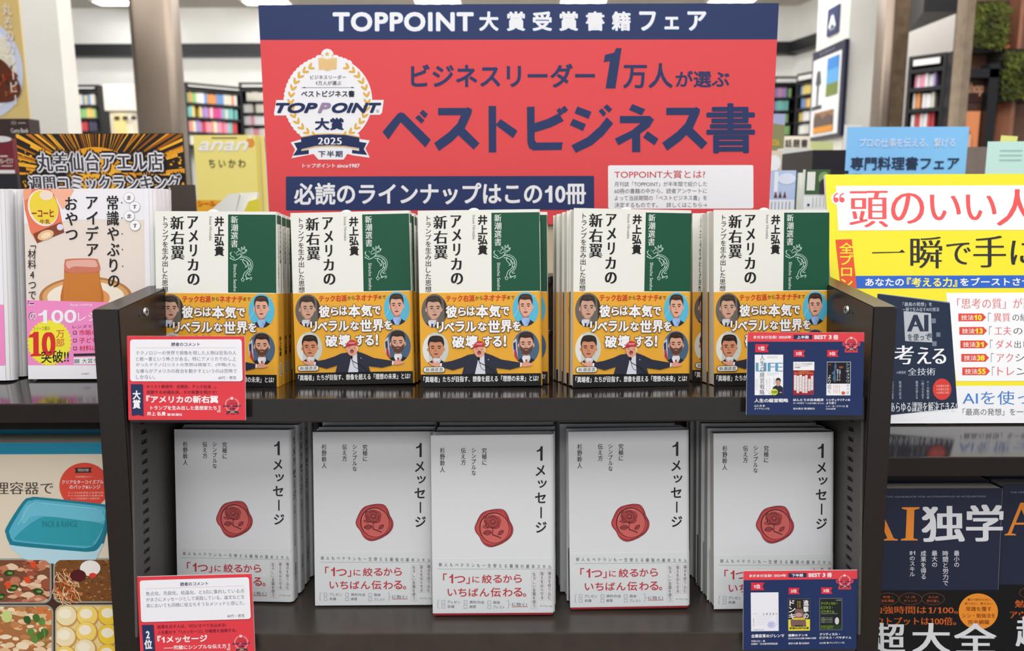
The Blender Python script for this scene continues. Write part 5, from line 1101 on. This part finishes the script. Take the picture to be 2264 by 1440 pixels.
# ---------------------------------------------------------------- navy AI study books on the right lower shelf
zr = zRs - .262
WA, HA, TA = .156, .2115, .024
def ai_book():
    e = bpy.data.objects.new('study_book', None); COL.objects.link(e)
    MB().box((.001, .0006, .001), (WA - .002, TA - .0006, HA - .001)).obj('page_block', pages(), e)
    shell(WA, TA, 0, HA, .005, .0003, paper((34, 40, 62), .4), 'jacket', e)
    p = Pr([(105, 430), (1003, 432), (72, 1700), (940, 1690)], WA, HA, base=.00036, dl=.00006, rough=.4); p.bound = (0, 0, WA - .0005, HA)
    O_ = (228, 138, 52); WT = (216, 218, 224)
    p.text('THE DEFINITIVE HANDBOOK FOR AUTONOMOUS AI ACQUISITION', 150, 481, 884, 493, (150, 156, 170), 2, serif=.02)
    # serif A and I, drawn
    p.poly([(120, 778), (120, 770), (140, 764), (214, 558), (238, 556), (324, 764), (348, 770), (348, 778), (262, 778), (262, 770), (284, 764), (262, 706), (182, 706), (162, 764), (190, 770), (190, 778)], O_, 2); p.poly([(188, 692), (258, 692), (222, 600)], (34, 40, 62), 3)
    p.poly([(374, 556), (482, 556), (480, 566), (450, 574), (444, 764), (470, 770), (470, 778), (366, 778), (368, 768), (396, 762), (404, 574), (374, 566)], O_, 2)
    p.text('独', 498, 548, 752, 788, WT, 2, b=.022, serif=.014); p.text('学', 768, 540, 1000, 786, WT, 2, b=.022, serif=.014)
    for x, y1, t in ((504, 1034, '成果を得る'), (572, 954, '最大の'), (638, 1076, '時間と労力で'), (706, 954, '最小の')): p.vtext(t, x - 17, 846, x + 17, y1, (206, 208, 216), 2, b=.012)
    p.text('81', 420, 848, 454, 874, (206, 208, 216), 2, b=.01); p.vtext('のスキル', 420, 884, 452, 1016, (206, 208, 216), 2, b=.012)
    p.poly([(0, 1110), (1100, 1104), (1100, 1750), (0, 1750)], (16, 16, 20), 2)
    DO = (196, 92, 34)
    for x, t, t2 in ((286, '資格・', '試験'), (425, 'リス', 'キリング'), (562, '大人の', '学び直し')):
        p.ell(x, 1164, 70, 40, (120, 66, 34), 3, 32); p.ell(x, 1164, 67, 37, (16, 16, 20), 4, 32); p.text(t, x - 30, 1144, x + 30, 1160, DO, 5); p.text(t2, x - 40, 1168, x + 40, 1186, DO, 5)
    p.text('勉強時間は1/100。', 190, 1212, 710, 1262, DO, 3, b=.012, serif=.02); p.text('アウトプットは100倍。', 160, 1284, 700, 1336, DO, 3, b=.012, serif=.02)
    p.ell(834, 1246, 118, 118, (232, 142, 46), 4, 56)
    for j, (t, x0, x1, h) in enumerate((('最小で終わらない、', 770, 912, 16), ('楽べない、覚えない', 752, 920, 16), ('常識を覆す', 760, 914, 30), ('シン・勉強法を', 736, 936, 30), ('完全網羅', 770, 900, 30))): y = (1160, 1186, 1214, 1258, 1300)[j]; p.text(t, x0, y, x1, y + h, (130, 60, 20), 5, b=.01)
    for t, x0, x1 in (('超', 200, 388), ('大', 436, 660), ('全', 690, 940)): p.text(t, x0, 1322, x1, 1520, WT, 6, b=.02, serif=.012)
    p.obj('cover_print', e); return e
ab = ai_book()
tp = P(2222, 1075, .865); LB = math.radians(5.0)           # top right corner of the front copy
zr = tp.z - HA * math.cos(LB) - .0027; y0a = tp.y - HA * math.sin(LB)
for o in eR.children:
    if o.name.startswith('lower_shelf'): o.location.z += zr - (zRs - .262)
    if o.name.startswith('base_cabinet'): o.scale.z = (zr - .0205 - .001) / (zRs - .262 - .0205 - .001)
for pile, xx, yy in (('pile beside the display', tp.x - WA, y0a), ('pile at the right margin', tp.x + .005, y0a + .012)):
    for k in range(3):
        o = ab if (k == 0 and ab.name not in USED) else dup(ab); USED.add(ab.name)
        o.matrix_world = Matrix.Translation(Vector((xx + (0, .0005, .001)[k], yy + k * (TA + .002) / math.cos(LB), zr + .0004))) @ Matrix.Rotation(-LB, 4, 'X')
        tag(o, 'navy study book, %s the %s' % ('front copy of' if k == 0 else ORD[k] + ' copy from front in', pile), 'book', 'navy study books on the right lower shelf')

# ================================================================ PRICE AND COMMENT CARDS ON THE SHELF EDGES
def edge_card(quad, n, label, org, s, sheet, thick=.0012, yaw=0, rgb=(232, 232, 236)):
    """quad: picture corners TL TR BL BR; the card stands in the plane local n = const, in the shelf's own lean"""
    def pl(px, py):
        d = FW + RT * ((px - CX) / F_PX) + UP * ((CY - py) / F_PX); o = W(0, n, 0); k = (o - CAM).dot(NV) / d.dot(NV); return loc_of(CAM + d * k)
    c = [pl(*q) for q in quad]; w = (c[1][0] - c[0][0] + c[3][0] - c[2][0]) / 2; h = (c[0][2] - c[2][2] + c[1][2] - c[3][2]) / 2
    roll = math.atan2(c[1][2] - c[0][2] + c[3][2] - c[2][2], c[1][0] - c[0][0] + c[3][0] - c[2][0])
    cx = sum(q[0] for q in c) / 4; cu = sum(q[2] for q in c) / 4
    M = Matrix.Translation(W(cx, n, cu)) @ RB @ Matrix.Rotation(-roll, 4, 'Y') @ Matrix.Translation((-w / 2, 0, -h / 2))
    e = empty('shelf_card', M, label, 'sign card', 'cards clipped to the shelf edges')
    MB().box((0, 0, 0), (w, thick, h)).obj('card_board', paper(rgb, .5), e)
    MB().box((w * .46, thick, h * .30), (w * .54, thick + .0032, h * .5)).obj('clip', noisy('clear_clip', (150, 150, 150), (170, 170, 170), rough=.15), e)
    p = Pr([((x - org[0]) * s, (y - org[1]) * s) for x, y in quad], w, h, base=.00012, dl=.00005); p.bound = (0, 0, w, h)
    sheet(p); p.obj('print', e); return e
def comment_card(title, lines, sig, rank, lead, big, sub, auth, co, geo):
    def f(p):
        R_ = geo['red']; p.rect(-200, -200, 3000, 3000, R_, 0)
        g = geo['f']                                       # maps the first card's sheet to this card's sheet
        p.T = g
        p.poly(rrect(130, 150, 1836, 792, 42), (150, 40, 60), 1); p.poly(rrect(124, 143, 1828, 782, 42), (236, 237, 244), 2)
        p.text(title, 754, 188, 1190, 248, (40, 52, 92), 3, b=.02); p.rect(210, 270, 1742, 274, (226, 160, 168), 3)
        for i, (t, x1) in enumerate(lines): p.text(t, 214, 318 + 92 * i, x1, 380 + 92 * i, (62, 72, 108), 3, serif=.008)
        p.text(sig, 1462, 702, 1732, 754, (62, 72, 108), 3)
        p.poly([(142, 836), (320, 836), (328, 1310), (244, 1292), (156, 1310)], (120, 30, 50), 1); p.poly([(132, 826), (308, 826), (318, 1300), (234, 1282), (146, 1300)], (36, 50, 92), 2)
        p.vtext(rank, 160, 920, 282, 1196, WHT, 3, b=.034)
        for i, (t, x1) in enumerate(lead): p.text(t, 372, 834 + 84 * i, x1, 890 + 84 * i, (120, 28, 58), 3, b=.012)
        p.text(big[0], 366, 998, big[1], 1112, (246, 240, 244), 3, b=.03); p.text(sub[0], sub[1], 1150, sub[2], 1216, (246, 240, 244), 3, b=.02); p.text('』', 1436, 1150, 1484, 1246, (246, 240, 244), 3, b=.01)
        p.text(auth, 378, 1240, 660, 1302, (246, 240, 244), 3, b=.026); p.text(co, 680, 1264, 910, 1304, (246, 240, 244), 3, b=.02)
        T = p.T; k = .385; p.T = (T[0] * k, T[1] + T[0] * (1662 - 478 * k), T[2] + T[0] * (1160 - 745 * k)); emblem(p, 3, white=False, small=True); p.T = (1, 0, 0)
    return f
REDC = (222, 62, 72)
edge_card([(281, 743), (543, 744), (284, 929), (541, 929)], nF - .0105, 'red reader comment card clipped over the upper shelf edge at left', (270, 730), 6.857,
    comment_card('読者のコメント', (('テクノロジーの世界で頭角を現した人物は狂気の人', 1744), ('と紙一重という怖さがある。特にアメリカでのし上', 1736), ('がったテクノロジストの思想は極端で、(中略)そん', 1730), ('な彼らがアメリカの政治を動かすというのは恐怖で', 1744), ('しかない。', 505)), '60代・男性', '大賞',
                 (('キリスト教保守、反移民、テック右派…。', 1426), ('変貌する米国右派、その実態を明かす!', 1432)), ('『アメリカの新右翼', 1456), ('トランプを生み出した思想家たち', 430, 1430), '井上 弘貴', '著/新潮社', {'red': REDC, 'f': (1, 0, 0)}))
def c2(p): comment_card('読者のコメント', (('焦点化、先鋭化、結晶化、と3点に集約している点', 1744), ('がまさにメッセージとして実践している。論文など文', 1744), ('章においても同様に役立ちそうなメソッドと感じた。', 1744)), '40代・男性', '2位',
                 (('結果を出す人は、1行にすべてを込める!', 1440), ('人を動かす「1メッセージ」の極意を指南する。', 1600)), ('『1メッセージ', 1140), ('――究極にシンプルな伝え方', 460, 1430), '杉野 幹人', '著/ダイヤモンド社', {'red': REDC, 'f': (1.0, 0, 0)})(p)
Q2 = [(300, 1276), (555, 1269), (313, 1460), (566, 1453)]
def edge_card2():
    n = nF2 - .0075
    e = edge_card(Q2, n, 'red reader comment card on the lower shelf edge at left', (0, 0), 1, lambda p: p.rect(0, 0, 1, 1, REDC, 0))
    old = [c for c in e.children if c.name.startswith('print')][0]; bdm = [c for c in e.children if c.name.startswith('card_board')][0]
    w = max(v.co.x for v in bdm.data.vertices); h = max(v.co.z for v in bdm.data.vertices); bpy.data.objects.remove(old)
    p = Pr([(78, 86), (1872, 92), (92, 1360), (1866, 1362)], w, h, base=.00012, dl=.00005); p.bound = (0, 0, w, h); c2(p); p.obj('print', e)
edge_card2()
def best_card(year, half, books, fixed=None):
    def f(p):
        NB_ = (30, 48, 94); p.rect(-200, -200, 3000, 3000, NB_, 0); p.rect(-200, -200, 3000, 213, (222, 66, 76), 1)
        p.text('まだまだ注目!', 188, 118, 556, 166, WHT, 3, b=.03); p.text(year, 584, 118, 786, 166, WHT, 3, b=.03); p.rect(824, 104, 1116, 176, (36, 46, 86), 2); p.text(half, 874, 116, 1060, 168, WHT, 3, b=.03); p.text('BEST', 1152, 108, 1346, 172, WHT, 3, b=.03); p.text('3', 1378, 108, 1424, 172, WHT, 3, b=.04); p.text('冊', 1452, 106, 1530, 180, WHT, 3, b=.03)
        p.text('1位', 258, 284, 364, 354, WHT, 4, b=.03); p.poly([(214, 252), (432, 256), (398, 318), (430, 382), (214, 382)], (214, 46, 66), 3)
        for x, t in ((824, '2位'), (1356, '3位')): p.poly([(x, 346), (x + 182, 350), (x + 156, 402), (x + 180, 456), (x, 454)], (214, 46, 66), 3); p.text(t, x + 34, 372, x + 132, 430, WHT, 4, b=.03)
        T = p.T; k = .34 * (T[0]); p.T = (k, T[1] + T[0] * (1740 - 478 * .34 * 1), T[2] + T[0] * (244 - 700 * .34)); 
        p.poly(ell(478, 680, 330, 330, 40), (222, 66, 76), 2); p.poly([(60, 640), (900, 640), (880, 800), (80, 800)], (222, 66, 76), 2); p.poly([(190, 930), (770, 930), (790, 1110), (170, 1110)], (222, 66, 76), 2)
        emblem(p, 3, white=False, small=True); p.T = T
        books(p)
    return f
def books_a(p):
    p.rect(208, 420, 658, 1066, (238, 239, 244), 2); p.text('LIFE', 222, 548, 654, 688, (96, 156, 190), 3, serif=.06); p.vtext('人生の経営戦略', 288, 422, 364, 1062, (44, 48, 56), 5, serif=.01)
    for y in (448, 466): p.rect(402, y, 570, y + 4, (150, 154, 160), 3)
    p.text('MANAGEMENT', 402, 710, 594, 726, (150, 200, 206), 3, serif=.02); p.text('STRATEGY', 402, 736, 536, 752, (150, 200, 206), 3, serif=.02)
    p.vtext('プロジェクトは', 430, 800, 454, 1050, (110, 116, 124), 3); p.vtext('人生だった。', 386, 800, 410, 1006, (110, 116, 124), 3); p.vtext('最も重い経営', 506, 796, 526, 900, (80, 86, 96), 3)
    for x in (226, 254): p.vtext('人生論の新境地を拓く', x - 8, 796, x + 8, 1000, (160, 166, 174), 3)
    p.poly([(486, 1066), (496, 940), (540, 910), (610, 908), (656, 944), (656, 1066)], (36, 42, 62), 6); p.ell(578, 866, 38, 52, (196, 156, 136), 7); p.poly(spline([(540, 860), (544, 810), (580, 786), (616, 810), (618, 860), (600, 828), (556, 828)], 3, True), (40, 36, 38), 8); p.ell(578, 912, 18, 14, (180, 140, 120), 6.5); p.ell(620, 1024, 20, 10, (196, 156, 136), 7); p.line([(560, 890), (596, 890)], 3, (130, 90, 80), 8); p.line([(556, 862), (568, 862)], 4, (60, 50, 50), 8); p.line([(588, 862), (600, 862)], 4, (60, 50, 50), 8)
    p.ell(518, 1016, 56, 52, (206, 220, 66), 9); p.text('100', 474, 996, 562, 1032, (40, 44, 30), 10, b=.02, serif=.02); p.text('年時代', 498, 1038, 540, 1056, (60, 64, 40), 10)
    p.text('人生の経営戦略', 202, 1120, 742, 1184, WHT, 3, b=.03); p.text('山口 周 著', 202, 1222, 368, 1254, WHT, 3, b=.01); p.text('ダイヤモンド社', 202, 1266, 444, 1300, WHT, 3, b=.01)
    p.rect(820, 534, 1154, 670, (238, 238, 240), 2); p.rect(820, 668, 1148, 1064, (158, 36, 50), 3); p.text('ほんとうの日本経済', 842, 552, 1120, 582, (70, 72, 78), 4); p.rect(842, 596, 1070, 600, (120, 120, 124), 4); p.text('坂本貴志', 842, 614, 930, 634, (50, 50, 56), 4, b=.02)
    p.text('人手不足なのに', 900, 680, 1080, 702, (236, 190, 80), 4); p.text('個人と企業はどう生きるか?', 838, 704, 1140, 728, (236, 190, 80), 4)
    for x, y0, y1 in ((832, 746, 988), (876, 756, 1030), (920, 742, 1006), (964, 764, 1030), (1010, 748, 1032), (1058, 806, 1000), (1102, 756, 988)): p.rect(x, y0, x + 36, y1, (236, 236, 236), 4); p.vtext('人口減少経済は動く労働市場'[:int((y1 - y0) / 22)], x + 12, y0 + 8, x + 26, y1 - 8, (60, 60, 66), 5)
    p.rect(1086, 1010, 1140, 1056, (130, 60, 76), 4)
    p.text('ほんとうの日本経済', 820, 1120, 1306, 1166, WHT, 3, b=.03); p.text('データが示す「これから起こること」', 820, 1182, 1312, 1212, WHT, 3, b=.02); p.text('坂本貴志 著/講談社', 820, 1268, 1168, 1300, WHT, 3, b=.01)
    p.rect(1356, 532, 1736, 1072, (200, 206, 214), 2); p.rect(1362, 540, 1728, 884, (20, 24, 34), 3); p.rect(1350, 884, 1730, 1072, (236, 236, 240), 3)
    p.poly(spline([(1490, 545), (1470, 610), (1476, 660), (1430, 720), (1462, 740), (1450, 800), (1480, 860), (1500, 820), (1490, 700), (1510, 620), (1500, 560)], 3, True), (66, 104, 140), 4); p.ell(1580, 620, 40, 16, (150, 70, 44), 4); p.ell(1400, 580, 24, 14, (120, 60, 44), 4); p.ell(1530, 830, 50, 10, (100, 60, 50), 4)
    p.vtext('シンギュラリ', 1660, 556, 1716, 866, WHT, 5, serif=.01); p.vtext('ティは', 1672, 896, 1712, 1050, (80, 84, 90), 5); p.vtext('より', 1376, 740, 1420, 876, WHT, 5); p.vtext('近く', 1366, 896, 1430, 1036, (70, 74, 80), 5); p.vtext('人類がAIと', 1548, 650, 1574, 834, WHT, 5, b=.01); p.vtext('融合するとき', 1512, 650, 1538, 834, WHT, 5, b=.01)
    for x in (1470, 1500, 1526, 1560): p.vtext('加速する未来へ', x - 8, 904, x + 8, 1044, (206, 120, 100), 4)
    p.ell(1620, 1034, 30, 28, (214, 96, 60), 5)
    p.text('シンギュラリティは', 1348, 1124, 1732, 1164, WHT, 3, b=.03); p.text('より近く', 1348, 1172, 1508, 1214, WHT, 3, b=.03); p.text('レイ・カーツワイル 著', 1348, 1230, 1698, 1264, WHT, 3, b=.01); p.text('NHK出版', 1348, 1274, 1500, 1302, WHT, 3, b=.01)
def books_b(p):
    p.rect(208, 420, 658, 1066, (232, 232, 242), 2); p.text('企業変革の', 400, 760, 640, 800, (70, 76, 96), 3, sp=.5); p.rect(240, 772, 320, 776, (150, 154, 170), 3); p.vtext('宇田川元一', 240, 850, 260, 990, (80, 84, 100), 3); p.vtext('ジレンマ', 620, 820, 642, 980, (110, 116, 140), 3)
    p.ell(540, 960, 70, 64, (206, 206, 238), 3)
    for j in range(4): p.rect(490, 934 + 16 * j, 570, 938 + 16 * j, (120, 130, 200), 4)
    for j in range(5): p.rect(290, 820 + 34 * j, 560 - 30 * j, 823 + 34 * j, (196, 198, 212), 3)
    p.rect(240, 1040, 420, 1046, (110, 116, 130), 3)
    p.text('企業変革のジレンマ', 208, 1116, 748, 1176, WHT, 3, b=.03); p.text('宇田川元一 著', 208, 1216, 432, 1250, WHT, 3, b=.01); p.text('日経BP・日本経済新聞出版', 208, 1262, 640, 1296, WHT, 3, b=.01)
    p.rect(812, 530, 1172, 1066, (110, 112, 100), 2); p.rect(816, 536, 1168, 1060, (34, 32, 34), 3); p.poly([(816, 876), (1168, 876), (1168, 1066), (816, 1066)], (226, 214, 66), 4)
    p.poly([(930, 700), (1050, 700), (1060, 760), (1090, 800), (1110, 1000), (860, 1000), (850, 900), (920, 790)], (120, 92, 86), 5); p.ell(985, 800, 60, 34, (190, 150, 150), 6); p.rect(890, 850, 1084, 880, (236, 206, 60), 7)
    p.vtext('進撃の', 1060, 552, 1150, 860, WHT, 8, b=.02); p.vtext('ドンキ', 822, 552, 930, 870, WHT, 8, b=.02); p.vtext('知られざる', 960, 570, 984, 680, (226, 190, 80), 6); p.vtext('真実な経営', 994, 570, 1018, 680, (226, 190, 80), 6)
    p.text('ドン・キホーテ', 892, 852, 1080, 876, (150, 50, 30), 8); p.text('新規は2兆円企業', 834, 1004, 1150, 1040, K_, 8, b=.03); p.text('異端児', 920, 970, 1050, 998, K_, 8, b=.03)
    p.text('進撃のドンキ', 812, 1120, 1132, 1166, WHT, 3, b=.03); p.text('知られざる巨大企業の深淵なる経営', 812, 1180, 1270, 1210, WHT, 3, b=.02); p.text('酒井大輔 著/日経BP', 812, 1262, 1160, 1296, WHT, 3, b=.01)
    p.rect(1326, 528, 1698, 1064, (120, 124, 128), 2); p.rect(1334, 536, 1690, 1056, (30, 34, 32), 3); GG = (150, 190, 66)
    for j, t in enumerate(('クリティカル・', 'ビジネス・', 'パラダイム')): p.text(t, 1350, 590 + 68 * j, (1620, 1540, 1570)[j], 640 + 68 * j, GG, 4, b=.01)
    p.rect(1350, 784, 1620, 790, (150, 154, 150), 4); p.text('山口周', 1600, 552, 1676, 572, (214, 214, 214), 4); p.ell(1612, 910, 34, 60, (206, 206, 206), 4); p.rect(1350, 880, 1540, 884, GG, 4)
    for j in range(4): p.text('社会運動とビジネスの交わる', 1350, 846 + 26 * j, 1540, 864 + 26 * j, (170, 176, 170), 4)
    p.rect(1334, 980, 1690, 1056, (36, 58, 34), 4); p.text('社会の変革は', 1346, 986, 1560, 1008, GG, 5); p.text('ここから始まる', 1346, 1016, 1540, 1040, GG, 5)
    p.text('クリティカル・', 1326, 1110, 1660, 1156, WHT, 3, b=.03); p.text('ビジネス・パラダイム', 1326, 1170, 1850, 1212, WHT, 3, b=.03); p.text('山口周 著/プレジデント社', 1326, 1262, 1736, 1294, WHT, 3, b=.01)
K_ = (24, 24, 26)
SB = [(96, 62), (1948, 66), (76, 1382), (1936, 1394)]
def best(quad, n, label, fn):
    e = edge_card(quad, n, label, (0, 0), 1, lambda p: p.rect(0, 0, 1, 1, NAVD, 0))
    old = [c for c in e.children if c.name.startswith('print')][0]; bd_ = [c for c in e.children if c.name.startswith('card_board')][0]
    w = max(v.co.x for v in bd_.data.vertices); h = max(v.co.z for v in bd_.data.vertices); bpy.data.objects.remove(old)
    p = Pr(SB, w, h, base=.00012, dl=.00005); p.bound = (0, 0, w, h); fn(p); p.obj('print', e)
best([(1653, 735), (1910, 735), (1650, 917), (1908, 919)], nF - .0105, 'navy best three card on the upper shelf edge at right', best_card('2025年', '上半期', books_a))
best([(1644, 1264), (1896, 1260), (1643, 1437), (1893, 1437)], nF2 - .0075, 'navy best three card on the lower shelf edge at right', best_card('2024年', '下半期', books_b))
